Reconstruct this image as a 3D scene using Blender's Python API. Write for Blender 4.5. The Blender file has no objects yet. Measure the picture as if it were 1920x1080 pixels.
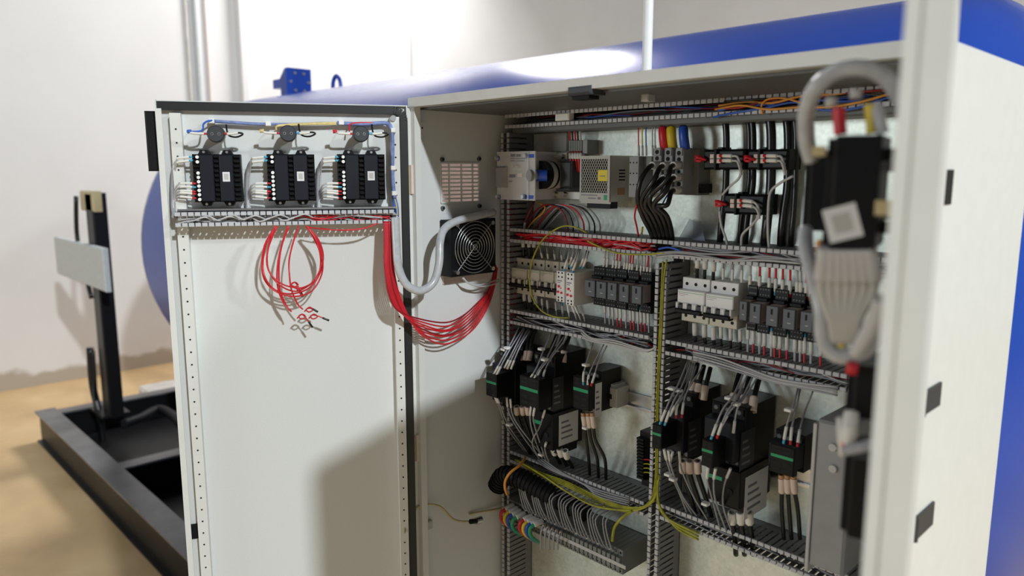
import bpy, math, random
from mathutils import Vector, Matrix
random.seed(11)
rad = math.radians
S = bpy.context.scene
COL = S.collection

# ------------------------------------------------------------------ camera, sky, lamps, exposure
FPX = 1400.0
ROT = Matrix(((0.69241, -0.11063, -0.71298), (0.72151, 0.10749, 0.68401), (0.0, 0.98800, -0.15522)))  # world = ROT @ (right, up, forward)
r_ = Vector((0.69241, 0.72151, 0)).normalized()
f_ = Vector((-0.71277, 0.68401, -0.15524)).normalized()
u_ = r_.cross(f_)
CAM = Vector((1.29029, -0.94612, 1.65829))
cd = bpy.data.cameras.new('camera'); co = bpy.data.objects.new('camera', cd); COL.objects.link(co)
co.matrix_world = Matrix((( r_.x, u_.x, -f_.x, CAM.x), (r_.y, u_.y, -f_.y, CAM.y), (r_.z, u_.z, -f_.z, CAM.z), (0, 0, 0, 1)))
cd.sensor_width = 36; cd.lens = FPX / 1920 * 36
cd.clip_start = .02; cd.clip_end = 200
cd.dof.use_dof = True; cd.dof.focus_distance = 1.55; cd.dof.aperture_fstop = 3.1
S.camera = co

w = bpy.data.worlds.new('world'); S.world = w; w.use_nodes = True
bg = w.node_tree.nodes['Background']; bg.inputs[0].default_value = (1.0, .975, .97, 1); bg.inputs[1].default_value = .125

def lamp(name, loc, tgt, size, power, color, kind='AREA', shape='DISK'):
    d = bpy.data.lights.new(name, kind); d.energy = power; d.color = color
    if kind == 'AREA': d.shape = shape; d.size = size
    o = bpy.data.objects.new(name, d); COL.objects.link(o); o.location = loc
    o.rotation_euler = (Vector(tgt) - Vector(loc)).to_track_quat('-Z', 'Y').to_euler()
    return o
lamp('key_floodlight', (9.95, -2.47, 7.2), (0, -.1, 1.1), .42, 1000, (.90, .98, 1.02))
lamp('second_floodlight', (6.6, 2.3, 4.9), (-.3, -.2, 1.3), .5, 150, (.92, 1.0, .98))
lamp('added_wall_fill', (-5.5, 5.0, 6.1), (-6.3, .6, 1.0), 1.8, 330, (1, .98, .98))  # unseen fill light added to brighten the far walls and tank
lamp('doorway_daylight', (-2.0, -5.9, 2.0), (.5, .3, 1.3), 1.2, 92, (.91, 1, 1.02), shape='SQUARE')

S.view_settings.view_transform = 'Standard'; S.view_settings.look = 'None'
S.view_settings.gamma = 1; S.view_settings.use_curve_mapping = False
S.view_settings.exposure = 0.0
S.cycles.use_denoising = True
S.cycles.max_bounces = 8

# ------------------------------------------------------------------ materials
MATS = {}
def mat(name, col, rough=.5, metal=0.0, var=.06, scale=30, bump=0.0, coat=0.0, trans=0.0, alpha=1.0, spec=.5):
    m = bpy.data.materials.new(name); m.use_nodes = True; nt = m.node_tree; b = nt.nodes['Principled BSDF']
    b.inputs['Roughness'].default_value = rough; b.inputs['Metallic'].default_value = metal
    b.inputs['Specular IOR Level'].default_value = spec
    if coat: b.inputs['Coat Weight'].default_value = coat; b.inputs['Coat Roughness'].default_value = .12
    if trans: b.inputs['Transmission Weight'].default_value = trans
    if alpha < 1: b.inputs['Alpha'].default_value = alpha
    tc = nt.nodes.new('ShaderNodeTexCoord'); nz = nt.nodes.new('ShaderNodeTexNoise')
    nz.inputs['Scale'].default_value = scale; nz.inputs['Detail'].default_value = 4
    nt.links.new(tc.outputs['Object'], nz.inputs['Vector'])
    cr = nt.nodes.new('ShaderNodeValToRGB'); nt.links.new(nz.outputs['Fac'], cr.inputs[0])
    c = Vector(col)
    cr.color_ramp.elements[0].position = .3; cr.color_ramp.elements[1].position = .7
    cr.color_ramp.elements[0].color = (*(c * (1 - var)), 1); cr.color_ramp.elements[1].color = (*[min(1, x) for x in c * (1 + var)], 1)
    nt.links.new(cr.outputs[0], b.inputs['Base Color'])
    if bump:
        bp = nt.nodes.new('ShaderNodeBump'); bp.inputs['Strength'].default_value = bump; bp.inputs['Distance'].default_value = .002
        nt.links.new(nz.outputs['Fac'], bp.inputs['Height']); nt.links.new(bp.outputs[0], b.inputs['Normal'])
    MATS[name] = m
    return m
mat('enamel', (.70, .71, .70), .42, bump=.05, var=.02, scale=300)
mat('enamel_frame', (.72, .72, .69), .4, var=.02)
mat('grey_steel', (.12, .125, .125), .5)  # tone lowered for the shade under the roof; screws and terminals share it
mat('rubber', (.012, .012, .013), .45)
mat('black', (.006, .006, .008), .42, spec=.22)
mat('black_soft', (.008, .008, .010), .55, spec=.2)
mat('dark_blue_black', (.009, .011, .018), .5, spec=.25)
mat('charcoal', (.035, .039, .046), .5)
mat('slate', (.10, .11, .13), .45)
mat('rosy_label', (.62, .50, .48), .5)
mat('duct', (.20, .20, .21), .55, var=.04)
mat('duct_tip', (.52, .52, .55), .5, var=.04)
mat('cream', (.66, .62, .52), .45, var=.02)
mat('white_plastic', (.87, .86, .85), .4, var=.02)
mat('sleeve', (.78, .76, .72), .5, var=.02)
mat('sleeve_pink', (.72, .58, .50), .5, var=.03)
mat('paper', (.74, .73, .74), .6, var=.03)
mat('print', (.20, .20, .22), .6)
mat('red_wire', (.62, .018, .03), .35)
mat('red', (.60, .015, .03), .4)
mat('dark_red', (.30, .012, .02), .4)
mat('blue', (.02, .08, .48), .35)
mat('blue_wire', (.035, .12, .55), .4)
mat('lilac_sleeve', (.20, .26, .52), .45, var=.2, scale=120)
mat('ferrule_blue', (.08, .42, .66), .4)
mat('yellow', (.74, .55, .03), .4)
mat('pale_yellow', (.72, .58, .24), .45, var=.15, scale=120)
mat('earth', (.36, .35, .02), .4, var=.3, scale=60)
mat('orange', (.75, .32, .04), .4)
mat('copper_tan', (.50, .28, .14), .4)
mat('green', (.015, .32, .14), .4)
mat('grey_wire', (.33, .33, .36), .4)
mat('light_wire', (.52, .51, .52), .4)
mat('black_wire', (.008, .008, .009), .28, spec=.5)
mat('hose', (.50, .51, .53), .25, var=.1, scale=90)
mat('grey_plastic', (.30, .30, .31), .5)
mat('light_grey_plastic', (.50, .49, .47), .5)
mat('terminal_grey', (.20, .21, .20), .5)
mat('metal', (.62, .62, .62), .3, metal=1)
mat('wire_metal', (.5, .5, .5), .3, metal=.9)
mat('psu_metal', (.62, .60, .55), .4, metal=.5)
mat('clear_relay', (.62, .50, .48), .15, alpha=.55)
mat('acrylic', (.84, .82, .80), .12, alpha=.5)
mat('film', (.45, .52, .72), .12, alpha=.35)
mat('filter', (.72, .62, .57), .7)
mat('hole', (.006, .006, .006), .8)
mat('tank_blue', (.018, .07, .42), .25, var=.05, scale=4, spec=.4)
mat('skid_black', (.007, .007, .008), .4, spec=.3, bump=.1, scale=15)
mat('skid_black_sheen', (.13, .13, .135), .3, spec=.6, var=.3, scale=6)  # the black paint again, paler: reflected light on upper faces put into colour
mat('box_grey', (.62, .66, .67), .5)
mat('lamp_red', (.75, .02, .05), .3)
mat('yellow_label', (.80, .66, .03), .5)
mat('dirty_white', (.70, .67, .62), .7, var=.15, scale=8)
mat('lip', (.62, .61, .58), .45, var=.03)
mat('brass', (.55, .45, .25), .4)
mat('blush', (.72, .60, .56), .5)

def translucent():
    m = MATS['filter']; nt = m.node_tree; b = nt.nodes['Principled BSDF']; tr = nt.nodes.new('ShaderNodeBsdfTranslucent'); tr.inputs[0].default_value = (.95, .84, .78, 1)
    mx = nt.nodes.new('ShaderNodeMixShader'); mx.inputs[0].default_value = .7
    nt.links.new(b.outputs[0], mx.inputs[1]); nt.links.new(tr.outputs[0], mx.inputs[2]); nt.links.new(mx.outputs[0], nt.nodes['Material Output'].inputs[0])
translucent()
def galv():
    m = bpy.data.materials.new('galvanised'); m.use_nodes = True; nt = m.node_tree; b = nt.nodes['Principled BSDF']
    tc = nt.nodes.new('ShaderNodeTexCoord'); v = nt.nodes.new('ShaderNodeTexVoronoi'); v.inputs['Scale'].default_value = 160
    n = nt.nodes.new('ShaderNodeTexNoise'); n.inputs['Scale'].default_value = 14
    mx = nt.nodes.new('ShaderNodeMath'); mx.operation = 'MULTIPLY_ADD'; mx.inputs[1].default_value = .35
    nt.links.new(tc.outputs['Object'], v.inputs['Vector']); nt.links.new(tc.outputs['Object'], n.inputs['Vector'])
    sep = nt.nodes.new('ShaderNodeSeparateColor'); nt.links.new(v.outputs['Color'], sep.inputs[0])
    nt.links.new(sep.outputs[0], mx.inputs[0]); nt.links.new(n.outputs['Fac'], mx.inputs[2])
    cr = nt.nodes.new('ShaderNodeValToRGB'); nt.links.new(mx.outputs[0], cr.inputs[0])
    cr.color_ramp.elements[0].position = .3; cr.color_ramp.elements[1].position = .95
    cr.color_ramp.elements[0].color = (.60, .66, .60, 1); cr.color_ramp.elements[1].color = (.84, .88, .82, 1)
    nt.links.new(cr.outputs[0], b.inputs['Base Color'])
    b.inputs['Metallic'].default_value = .3; b.inputs['Roughness'].default_value = .38
    bp = nt.nodes.new('ShaderNodeBump'); bp.inputs['Strength'].default_value = .08; bp.inputs['Distance'].default_value = .001
    nt.links.new(sep.outputs[0], bp.inputs['Height']); nt.links.new(bp.outputs[0], b.inputs['Normal'])
    MATS['galvanised'] = m
galv()

def ramp_mat(name, stops, scale, rough, axis=None, band=None, bump=.3):
    m = bpy.data.materials.new(name); m.use_nodes = True; nt = m.node_tree; b = nt.nodes['Principled BSDF']
    tc = nt.nodes.new('ShaderNodeTexCoord'); n = nt.nodes.new('ShaderNodeTexNoise'); n.inputs['Scale'].default_value = scale; n.inputs['Detail'].default_value = 8
    nt.links.new(tc.outputs['Object'], n.inputs['Vector'])
    cr = nt.nodes.new('ShaderNodeValToRGB'); nt.links.new(n.outputs['Fac'], cr.inputs[0])
    e = cr.color_ramp.elements
    while len(e) < len(stops): e.new(.5)
    for i, (p, c) in enumerate(stops): e[i].position = p; e[i].color = (*c, 1)
    out = cr.outputs[0]
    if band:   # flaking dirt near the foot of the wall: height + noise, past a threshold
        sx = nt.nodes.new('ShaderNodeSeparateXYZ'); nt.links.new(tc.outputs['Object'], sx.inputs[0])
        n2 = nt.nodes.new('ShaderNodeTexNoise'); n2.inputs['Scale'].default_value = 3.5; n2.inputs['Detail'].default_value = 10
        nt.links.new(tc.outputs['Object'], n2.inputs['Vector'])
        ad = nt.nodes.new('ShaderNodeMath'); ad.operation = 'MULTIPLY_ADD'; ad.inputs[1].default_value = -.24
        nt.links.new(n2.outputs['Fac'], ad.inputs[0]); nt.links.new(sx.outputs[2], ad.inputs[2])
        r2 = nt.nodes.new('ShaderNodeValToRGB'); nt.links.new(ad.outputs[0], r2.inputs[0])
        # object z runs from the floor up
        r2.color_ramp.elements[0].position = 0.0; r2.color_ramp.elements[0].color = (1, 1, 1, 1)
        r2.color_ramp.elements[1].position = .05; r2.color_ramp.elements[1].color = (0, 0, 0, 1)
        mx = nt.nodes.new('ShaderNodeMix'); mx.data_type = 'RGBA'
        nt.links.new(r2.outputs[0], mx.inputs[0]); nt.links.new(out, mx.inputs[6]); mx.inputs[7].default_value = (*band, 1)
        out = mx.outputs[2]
    nt.links.new(out, b.inputs['Base Color']); b.inputs['Roughness'].default_value = rough
    bp = nt.nodes.new('ShaderNodeBump'); bp.inputs['Strength'].default_value = bump; bp.inputs['Distance'].default_value = .004
    nt.links.new(n.outputs['Fac'], bp.inputs['Height']); nt.links.new(bp.outputs[0], b.inputs['Normal'])
    MATS[name] = m
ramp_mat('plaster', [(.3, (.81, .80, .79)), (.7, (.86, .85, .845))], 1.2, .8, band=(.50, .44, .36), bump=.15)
ramp_mat('concrete', [(.25, (.50, .34, .17)), (.5, (.68, .47, .24)), (.75, (.80, .59, .33))], 1.6, .6)

# ------------------------------------------------------------------ geometry helpers
def ray(px, py): return r_ * (px - 960) + u_ * (540 - py) + f_ * FPX
class Fr:                                   # a wall-like frame: x runs right along it, -y faces the viewer, z up
    def __init__(s, o, deg):
        s.M = Matrix.Translation(o) @ Matrix.Rotation(rad(deg), 4, 'Z'); s.I = s.M.inverted(); s.o = Vector(o); s.deg = deg
    def pix(s, px, py, y):
        o = s.I @ CAM; d = s.I.to_3x3() @ ray(px, py)
        return o + d * ((y - o.y) / d.y)
    def w(s, px, py, y): return s.M @ s.pix(px, py, y)
CAB = Fr((0, 0, 0), 0)
LD = Fr((.004, -.012, 0), 61)                # left door, inner face at y = 0, hinge at x = 0, free edge at x = -.483
RD = Fr((1.0, -.012, 0), -74.0)              # right door, inner face at y = 0, hinge at x = 0, free edge at x = +.485
LW = Fr((0, 0, 0), 90)                       # inside of the left side panel
def deep(px, py, d): return CAM + ray(px, py) * (d / FPX)   # point at distance d along the view axis
def fwd(p): return (p - CAM).dot(f_)

def crom(pts, k):
    if k <= 1 or len(pts) < 3: return pts
    out = []; n = len(pts)
    for i in range(n - 1):
        p0 = pts[max(i - 1, 0)]; p1 = pts[i]; p2 = pts[i + 1]; p3 = pts[min(i + 2, n - 1)]
        for j in range(k):
            t = j / k; t2 = t * t; t3 = t2 * t
            out.append(.5 * ((2 * p1) + (p2 - p0) * t + (2 * p0 - 5 * p1 + 4 * p2 - p3) * t2 + (3 * p1 - p0 - 3 * p2 + p3) * t3))
    out.append(pts[-1]); return out

class MB:
    def __init__(s): s.v = []; s.f = []; s.m = []; s.sm = []; s.mats = []
    def mi(s, m):
        if m not in s.mats: s.mats.append(m)
        return s.mats.index(m)
    def face(s, idx, m, smooth=False): s.f.append(idx); s.m.append(s.mi(m)); s.sm.append(smooth)
    def box(s, x0, x1, y0, y1, z0, z1, m, c=0.0):
        if x0 > x1: x0, x1 = x1, x0
        if y0 > y1: y0, y1 = y1, y0
        if z0 > z1: z0, z1 = z1, z0
        b = len(s.v)
        if c <= 0:
            s.v += [(x0, y0, z0), (x1, y0, z0), (x1, y1, z0), (x0, y1, z0), (x0, y0, z1), (x1, y0, z1), (x1, y1, z1), (x0, y1, z1)]
            for q in ((0, 3, 2, 1), (4, 5, 6, 7), (0, 1, 5, 4), (1, 2, 6, 5), (2, 3, 7, 6), (3, 0, 4, 7)): s.face(tuple(b + i for i in q), m)
        else:                                # chamfer round the front (-y) face
            c = min(c, (x1 - x0) * .3, (z1 - z0) * .3, (y1 - y0) * .5)
            A = [(x0 + c, y0, z0 + c), (x1 - c, y0, z0 + c), (x1 - c, y0, z1 - c), (x0 + c, y0, z1 - c)]
            B = [(x0, y0 + c, z0), (x1, y0 + c, z0), (x1, y0 + c, z1), (x0, y0 + c, z1)]
            D = [(x0, y1, z0), (x1, y1, z0), (x1, y1, z1), (x0, y1, z1)]
            s.v += A + B + D
            s.face((b, b + 1, b + 2, b + 3), m); s.face((b + 11, b + 10, b + 9, b + 8), m)
            for i in range(4):
                j = (i + 1) % 4
                s.face((b + 4 + i, b + 4 + j, b + j, b + i), m); s.face((b + 8 + i, b + 8 + j, b + 4 + j, b + 4 + i), m)
        return s
    def pbox(s, F, px0, py0, px1, py1, yf, yb, m, c=0.0):   # a box whose front face covers this part of the view
        xm = (px0 + px1) / 2; ym = (py0 + py1) / 2
        s.box(F.pix(px0, ym, yf).x, F.pix(px1, ym, yf).x, yf, yb, F.pix(xm, py1, yf).z, F.pix(xm, py0, yf).z, m, c); return s
    def cyl(s, p0, p1, r, m, n=12, r2=None, caps=True):
        p0 = Vector(p0); p1 = Vector(p1); r2 = r if r2 is None else r2
        d = (p1 - p0).normalized(); a = d.orthogonal().normalized(); e = d.cross(a); b = len(s.v)
        for p, rr in ((p0, r), (p1, r2)):
            for i in range(n):
                t = 2 * math.pi * i / n; s.v.append(tuple(p + (a * math.cos(t) + e * math.sin(t)) * rr))
        for i in range(n):
            j = (i + 1) % n; s.face((b + i, b + j, b + n + j, b + n + i), m, True)
        if caps:
            b2 = len(s.v); s.v += s.v[b:b + 2 * n]
            s.face(tuple(b2 + i for i in reversed(range(n))), m); s.face(tuple(b2 + n + i for i in range(n)), m)
        return s
    def tube(s, pts, r, m, n=6, k=5, closed=False):
        P = crom([Vector(p) for p in pts], k) if not closed else [Vector(p) for p in pts]
        L = len(P); b = len(s.v); a = None
        for i in range(L):
            if closed: t = (P[(i + 1) % L] - P[i - 1])
            else: t = P[min(i + 1, L - 1)] - P[max(i - 1, 0)]
            t = t.normalized() if t.length > 1e-9 else Vector((0, 0, 1))
            a = t.orthogonal().normalized() if a is None else (a - t * a.dot(t)).normalized()
            e = t.cross(a)
            for q in range(n):
                g = 2 * math.pi * q / n; s.v.append(tuple(P[i] + (a * math.cos(g) + e * math.sin(g)) * r))
        for i in range(L if closed else L - 1):
            i2 = (i + 1) % L
            for q in range(n):
                q2 = (q + 1) % n; s.face((b + i * n + q, b + i * n + q2, b + i2 * n + q2, b + i2 * n + q), m, True)
        if not closed:
            s.face(tuple(b + i for i in reversed(range(n))), m); s.face(tuple(b + (L - 1) * n + i for i in range(n)), m)
        return s
    def ring(s, c, r, rt, m, axis='y', N=32, n=5):
        c = Vector(c); pts = []
        for i in range(N):
            t = 2 * math.pi * i / N; q = (math.cos(t) * r, math.sin(t) * r)
            pts.append(c + (Vector((q[0], 0, q[1])) if axis == 'y' else Vector((0, q[0], q[1])) if axis == 'x' else Vector((q[0], q[1], 0))))
        return s.tube(pts, rt, m, n, 1, True)
    def prism(s, poly, y0, y1, m):           # polygon in xz, extruded along y
        b = len(s.v); n = len(poly)
        s.v += [(x, y0, z) for x, z in poly] + [(x, y1, z) for x, z in poly]
        s.face(tuple(b + i for i in range(n)), m); s.face(tuple(b + n + i for i in reversed(range(n))), m)
        for i in range(n):
            j = (i + 1) % n; s.face((b + i, b + n + i, b + n + j, b + j), m)
        return s
    def lathe(s, prof, o, axis, m, n=32):    # prof: (distance along axis, radius)
        o = Vector(o); ax = Vector(axis).normalized(); a = ax.orthogonal().normalized(); e = ax.cross(a); b = len(s.v)
        for h, rr in prof:
            for i in range(n):
                t = 2 * math.pi * i / n; s.v.append(tuple(o + ax * h + (a * math.cos(t) + e * math.sin(t)) * rr))
        for q in range(len(prof) - 1):
            for i in range(n):
                j = (i + 1) % n; s.face((b + q * n + i, b + q * n + j, b + (q + 1) * n + j, b + (q + 1) * n + i), m, True)
        return s
    def turned(s, prof, o, axis, m, n=28):   # a lathe with a hard edge at every profile point
        for a, b in zip(prof[:-1], prof[1:]): s.lathe([a, b], o, axis, m, n)
        return s
    def mesh(s, name, off=(0, 0, 0)):
        me = bpy.data.meshes.new(name); ox, oy, oz = off
        me.from_pydata([(x - ox, y - oy, z - oz) for x, y, z in s.v], [], s.f)
        for m in s.mats: me.materials.append(MATS[m])
        me.polygons.foreach_set('material_index', s.m); me.polygons.foreach_set('use_smooth', s.sm)
        me.update(); return me

def tag(o, label=None, cat=None, group=None, kind=None):
    if label: o['label'] = label
    if cat: o['category'] = cat
    if group: o['group'] = group
    if kind: o['kind'] = kind
    return o
class Thing:
    def __init__(s, name, label, cat, F, loc, group=None):
        s.o = bpy.data.objects.new(name, None); COL.objects.link(s.o); s.F = F; s.loc = Vector(loc)
        s.o.empty_display_size = .02
        s.o.location = F.M @ s.loc; s.o.rotation_euler = (0, 0, rad(F.deg)); tag(s.o, label, cat, group)
    def part(s, name, mb, parent=None, label=None, kind=None):
        o = bpy.data.objects.new(name, mb.mesh(name, s.loc)); COL.objects.link(o); o.parent = parent or s.o
        return tag(o, label, kind=kind)
    def inst(s, name, me, loc, rot=(0, 0, 0), parent=None):
        o = bpy.data.objects.new(name, me); COL.objects.link(o); o.parent = parent or s.o
        o.location = Vector(loc) - s.loc; o.rotation_euler = rot; return o
def single(name, label, cat, mb, F=None, loc=None, group=None, kind=None):
    F = F or CAB; loc = Vector(loc) if loc is not None else Vector(mb.v[0])
    o = bpy.data.objects.new(name, mb.mesh(name, loc)); COL.objects.link(o)
    o.location = F.M @ loc; o.rotation_euler = (0, 0, rad(F.deg)); return tag(o, label, cat, group, kind)
def struct(name, mb, loc=(0, 0, 0)):
    o = bpy.data.objects.new(name, mb.mesh(name, loc)); COL.objects.link(o); o.location = loc; o['kind'] = 'structure'; return o

def sub(P, a, b):                            # the stretch of a polyline between two arc lengths measured back from its end
    out = []; acc = 0.0; Q = list(reversed(P))
    for i in range(len(Q) - 1):
        d = (Q[i + 1] - Q[i]).length
        if d < 1e-9: continue
        for lim in (a, b):
            if acc <= lim <= acc + d: out.append(Q[i].lerp(Q[i + 1], (lim - acc) / d))
        if a < acc + d < b: out.append(Q[i + 1].copy())
        acc += d
    return out
def wire(pts, m, r, label, group, end=None, start=None, name='wire', cat='wire', n=6, k=5, slv='sleeve', slen=.017, fl=.007):
    if name == 'wire':
        if ('lying' in label or ' duct, ' in label or 'in the duct' in label or 'bulging' in label or 'inside the' in label or 'bowing' in label): name, cat = 'duct_wire', 'duct wire'
        elif 'sleeve' in label or 'terminals of' in label: name, cat = 'marked_wire', 'marked wire'
        elif 'contactor' in label: name, cat = 'contactor_wire', 'contactor wire'
        elif 'terminal row' in label or 'row of terminals' in label: name, cat = 'terminal_wire', 'terminal wire'
    P = [Vector(p) for p in pts]; D = crom(P, k)
    mb = MB(); mb.tube(D, r, m, n, 1); o0 = P[0]
    o = bpy.data.objects.new(name, mb.mesh(name, o0)); COL.objects.link(o); o.location = o0; tag(o, label, cat, group)
    for spec, Q in ((end, D), (start, list(reversed(D)))):
        if not spec: continue
        fe = spec[0]; a = 0
        if fe:
            q = sub(Q, 0, fl)
            if len(q) > 1:
                c = bpy.data.objects.new('ferrule', MB().tube(q, r * 1.35, fe, 6, 1).mesh('ferrule', o0)); COL.objects.link(c); c.parent = o
            a = fl
        q = sub(Q, a, a + (spec[1] if len(spec) > 1 else slen))
        if len(q) > 1:
            c = bpy.data.objects.new('marker_sleeve', MB().tube(q, max(r * 1.55, .0021), spec[2] if len(spec) > 2 else slv, 7, 1).mesh('marker_sleeve', o0)); COL.objects.link(c); c.parent = o
    return o
def jit(p, a=.003): return p + Vector((random.uniform(-a, a), random.uniform(-a, a), random.uniform(-a, a)))

# ------------------------------------------------------------------ the hall
FZ = -.45; WX = -7.15
m = MB().box(-12, 10, -9, 14, -.08, 0, 'concrete'); struct('floor', m).location = (0, 0, FZ)
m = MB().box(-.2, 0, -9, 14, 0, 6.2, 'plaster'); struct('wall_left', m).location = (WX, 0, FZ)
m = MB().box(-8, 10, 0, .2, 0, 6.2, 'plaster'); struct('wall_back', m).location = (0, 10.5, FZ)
def wally(px, py=140):
    d = ray(px, py); t = (WX - CAM.x) / d.x; return (CAM + d * t).y
m = MB().box(WX, WX + .10, wally(446), wally(458), FZ, 5.7, 'plaster', .01); struct('trim_1', m)
m = MB().box(WX, WX + .08, wally(769), wally(781), FZ, 5.7, 'plaster', .01); struct('trim_2', m)
for i, (a, b, mt) in enumerate(((352, 357, 'dirty_white'), (366, 376, 'box_grey'), (388, 393, 'blush'))):
    y0 = wally(a); y1 = wally(b); r = (y1 - y0) / 2
    zb = 1.0 if i < 2 else 1.9
    single('wall_conduit', ('thin white conduit on the wall, nearest the left picture edge', 'grey conduit on the wall, middle of the three pipes', 'slim pinkish conduit on the wall, nearest the wall pilaster')[i], 'conduit',
           MB().cyl((WX + r, (y0 + y1) / 2, zb - 1.2), (WX + r, (y0 + y1) / 2, 5.6), r, mt, 12))

# tank on its skid
TY, TZ, TR = 1.62, 1.16, 1.0
t = Thing('storage_tank', 'large glossy blue horizontal tank lying behind the open enclosure', 'tank', CAB, (-3, TY, -.2))
xe = -4.12
prof = []
for i in range(13):
    a = rad(90 * i / 12); prof.append((.42 * (1 - math.cos(a)), max(.002, TR * math.sin(a))))
t.part('shell', MB().lathe([(.42, TR), (2.6, TR), (4.7, TR)], (xe, TY, TZ), (1, 0, 0), 'tank_blue', 72))
t.part('dished_head', MB().lathe(prof, (xe, TY, TZ), (1, 0, 0), 'tank_blue', 72))
t.part('dished_head', MB().lathe([(4.7 + .42 - h, r) for h, r in reversed(prof)], (xe, TY, TZ), (1, 0, 0), 'tank_blue', 72))
for xs in (xe + .9, xe + 4.0):
    m = MB(); poly = [(TY - .85, -.2), (TY + .85, -.2)]
    for i in range(13):
        a = rad(-25 - 130 * i / 12); poly.append((TY + TR * math.cos(a), TZ + TR * math.sin(a)))
    b0 = len(m.v); n = len(poly)
    m.v += [(xs, y, z) for y, z in poly] + [(xs + .12, y, z) for y, z in poly]
    m.face(tuple(range(n)), 'tank_blue'); m.face(tuple(n + i for i in reversed(range(n))), 'tank_blue')
    for i in range(n): j = (i + 1) % n; m.face((i, n + i, n + j, j), 'tank_blue')
    t.part('saddle', m)
# nozzle bracket and lifting lug on the crown
pn = CAB.pix(545, 158, TY); s = fwd(pn) / FPX
m = MB(); x = pn.x; z0 = TZ + TR - .03
m.box(x + .02, x + .10, TY - .07, TY + .07, z0, z0 + .19, 'tank_blue', .01)
m.box(x + .08, x + .12, TY - .09, TY + .09, z0, z0 + .21, 'tank_blue', .008)
m.prism([(x - .03, z0), (x + .03, z0), (x + .03, z0 + .21), (x - .04, z0 + .15), (x - .14, z0 + .15), (x - .14, z0 + .09), (x - .03, z0 + .09)], TY - .06, TY + .06, 'tank_blue')
nz = t.part('nozzle', m)
m = MB()
for q in range(6):
    a = q * math.pi / 3; m.cyl((x + .118, TY + .065 * math.cos(a), z0 + .12 + .065 * math.sin(a)), (x + .132, TY + .065 * math.cos(a), z0 + .12 + .065 * math.sin(a)), .010, 'metal', 6)
t.part('flange_bolts', m, nz, kind='stuff')
pl = CAB.pix(631, 152, TY)
m = MB().tube([Vector((pl.x + dx, TY, TZ + TR - .02 + dz)) for dx, dz in ((-.05, 0), (-.042, .07), (-.014, .105), (.014, .105), (.042, .07), (.05, 0))], .013, 'tank_blue', 8, 4)
t.part('lifting_lug', m)

# black skid frame in front of the tank
SY0, SY1, SZ = .25, .66, -.2
t = Thing('skid_frame', 'black painted steel channel skid under the blue tank', 'frame', CAB, (-3, 1.6, FZ))
m = MB().box(-5.35, -.03, SY0, SY0 + .14, SZ - .012, SZ, 'skid_black_sheen'); m.box(-5.35, -.03, SY0 + .03, SY0 + .045, FZ, SZ - .012, 'skid_black'); m.box(-5.35, -.03, SY0, SY0 + .14, FZ, FZ + .012, 'skid_black')
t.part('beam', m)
m = MB().box(-5.35, -.03, 2.75, 2.87, SZ - .012, SZ, 'skid_black_sheen'); m.box(-5.35, -.03, 2.8, 2.815, FZ, SZ - .012, 'skid_black'); m.box(-5.35, -.03, 2.75, 2.87, FZ, FZ + .012, 'skid_black')
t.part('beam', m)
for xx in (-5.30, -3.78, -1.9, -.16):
    m = MB().box(xx, xx + .12, SY0 + .14, 2.75, SZ - .02, SZ - .006, 'skid_black_sheen'); m.box(xx + .05, xx + .065, SY0 + .14, 2.75, FZ, SZ - .012, 'skid_black')
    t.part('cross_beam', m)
t.part('dark_void_sheet', MB().box(-5.3, -.06, SY0 + .08, 2.78, FZ + .012, FZ + .03, 'skid_black'))  # added black sheet standing in for the dark void between the beams
t = Thing('black_post', 'black steel post standing on the skid at the left', 'post', CAB, (-4.9, .67, SZ))
g = CAB.pix(208, 790, .67); d = fwd(CAB.M @ g) / FPX
topz = CAB.pix(186, 362, .67).z
xm = g.x
t.part('upright', MB().box(xm + .01, xm + .18, .62, .72, SZ, topz, 'skid_black', .01))
t.part('base_plate', MB().box(xm - .16, xm + .16, .57, .77, SZ, SZ + .02, 'skid_black'))
t.part('cable', MB().tube([(xm - .17, .61, topz - .03), (xm - .2, .6, topz - .35), (xm - .10, .61, topz - .62), (xm - .04, .62, topz - .8)], .018, 'black_wire', 6))
t.part('cable', MB().tube([(xm - .16, .61, topz - 1.2), (xm - .14, .6, topz - 1.5), (xm - .06, .61, topz - 1.72), (xm - .04, .612, topz - 2.0)], .03, 'black_wire', 6))
t.part('cable', MB().tube([(xm - .04, .6, topz - 1.2), (xm - .02, .59, topz - 1.42), (xm - .08, .6, topz - 1.6)], .014, 'black_wire', 6))
m = MB().pbox(CAB, 105, 456, 193, 530, .57, .61, 'box_grey', .01)
single('junction_box', 'pale grey junction box on the black post', 'box', m, loc=CAB.pix(190, 500, .64))
m = MB().pbox(CAB, 150, 358, 174, 396, .62, .68, 'brass', .01)
single('cable_gland', 'beige fitting at the top of the black post', 'fitting', m)
def zpix(px, py, z):
    d = ray(px, py); return CAM + d * ((z - CAM.z) / d.z)
p = zpix(300, 748, FZ)
m = MB().box(p.x - .22, p.x + .35, p.y - .12, p.y + .3, FZ, FZ + .10, 'dirty_white', .02)
single('concrete_block', 'white block lying on the tan floor behind the skid', 'block', m, loc=(p.x, p.y, FZ))
q = [zpix(a, b, SZ + .04) for a, b in ((232, 795), (268, 782), (296, 768), (320, 776), (345, 800))]
single('black_hose', 'black hose lying across the skid corner by the post', 'hose', MB().tube(q, .035, 'black_soft', 8))
pp = CAB.pix(1213, 120, .52)
single('white_pipe', 'white vertical pipe rising behind the enclosure top', 'pipe', MB().cyl((pp.x, .52, FZ), (pp.x, .52, 4.5), .0115, 'white_plastic', 16), loc=(pp.x, .52, FZ))

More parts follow.
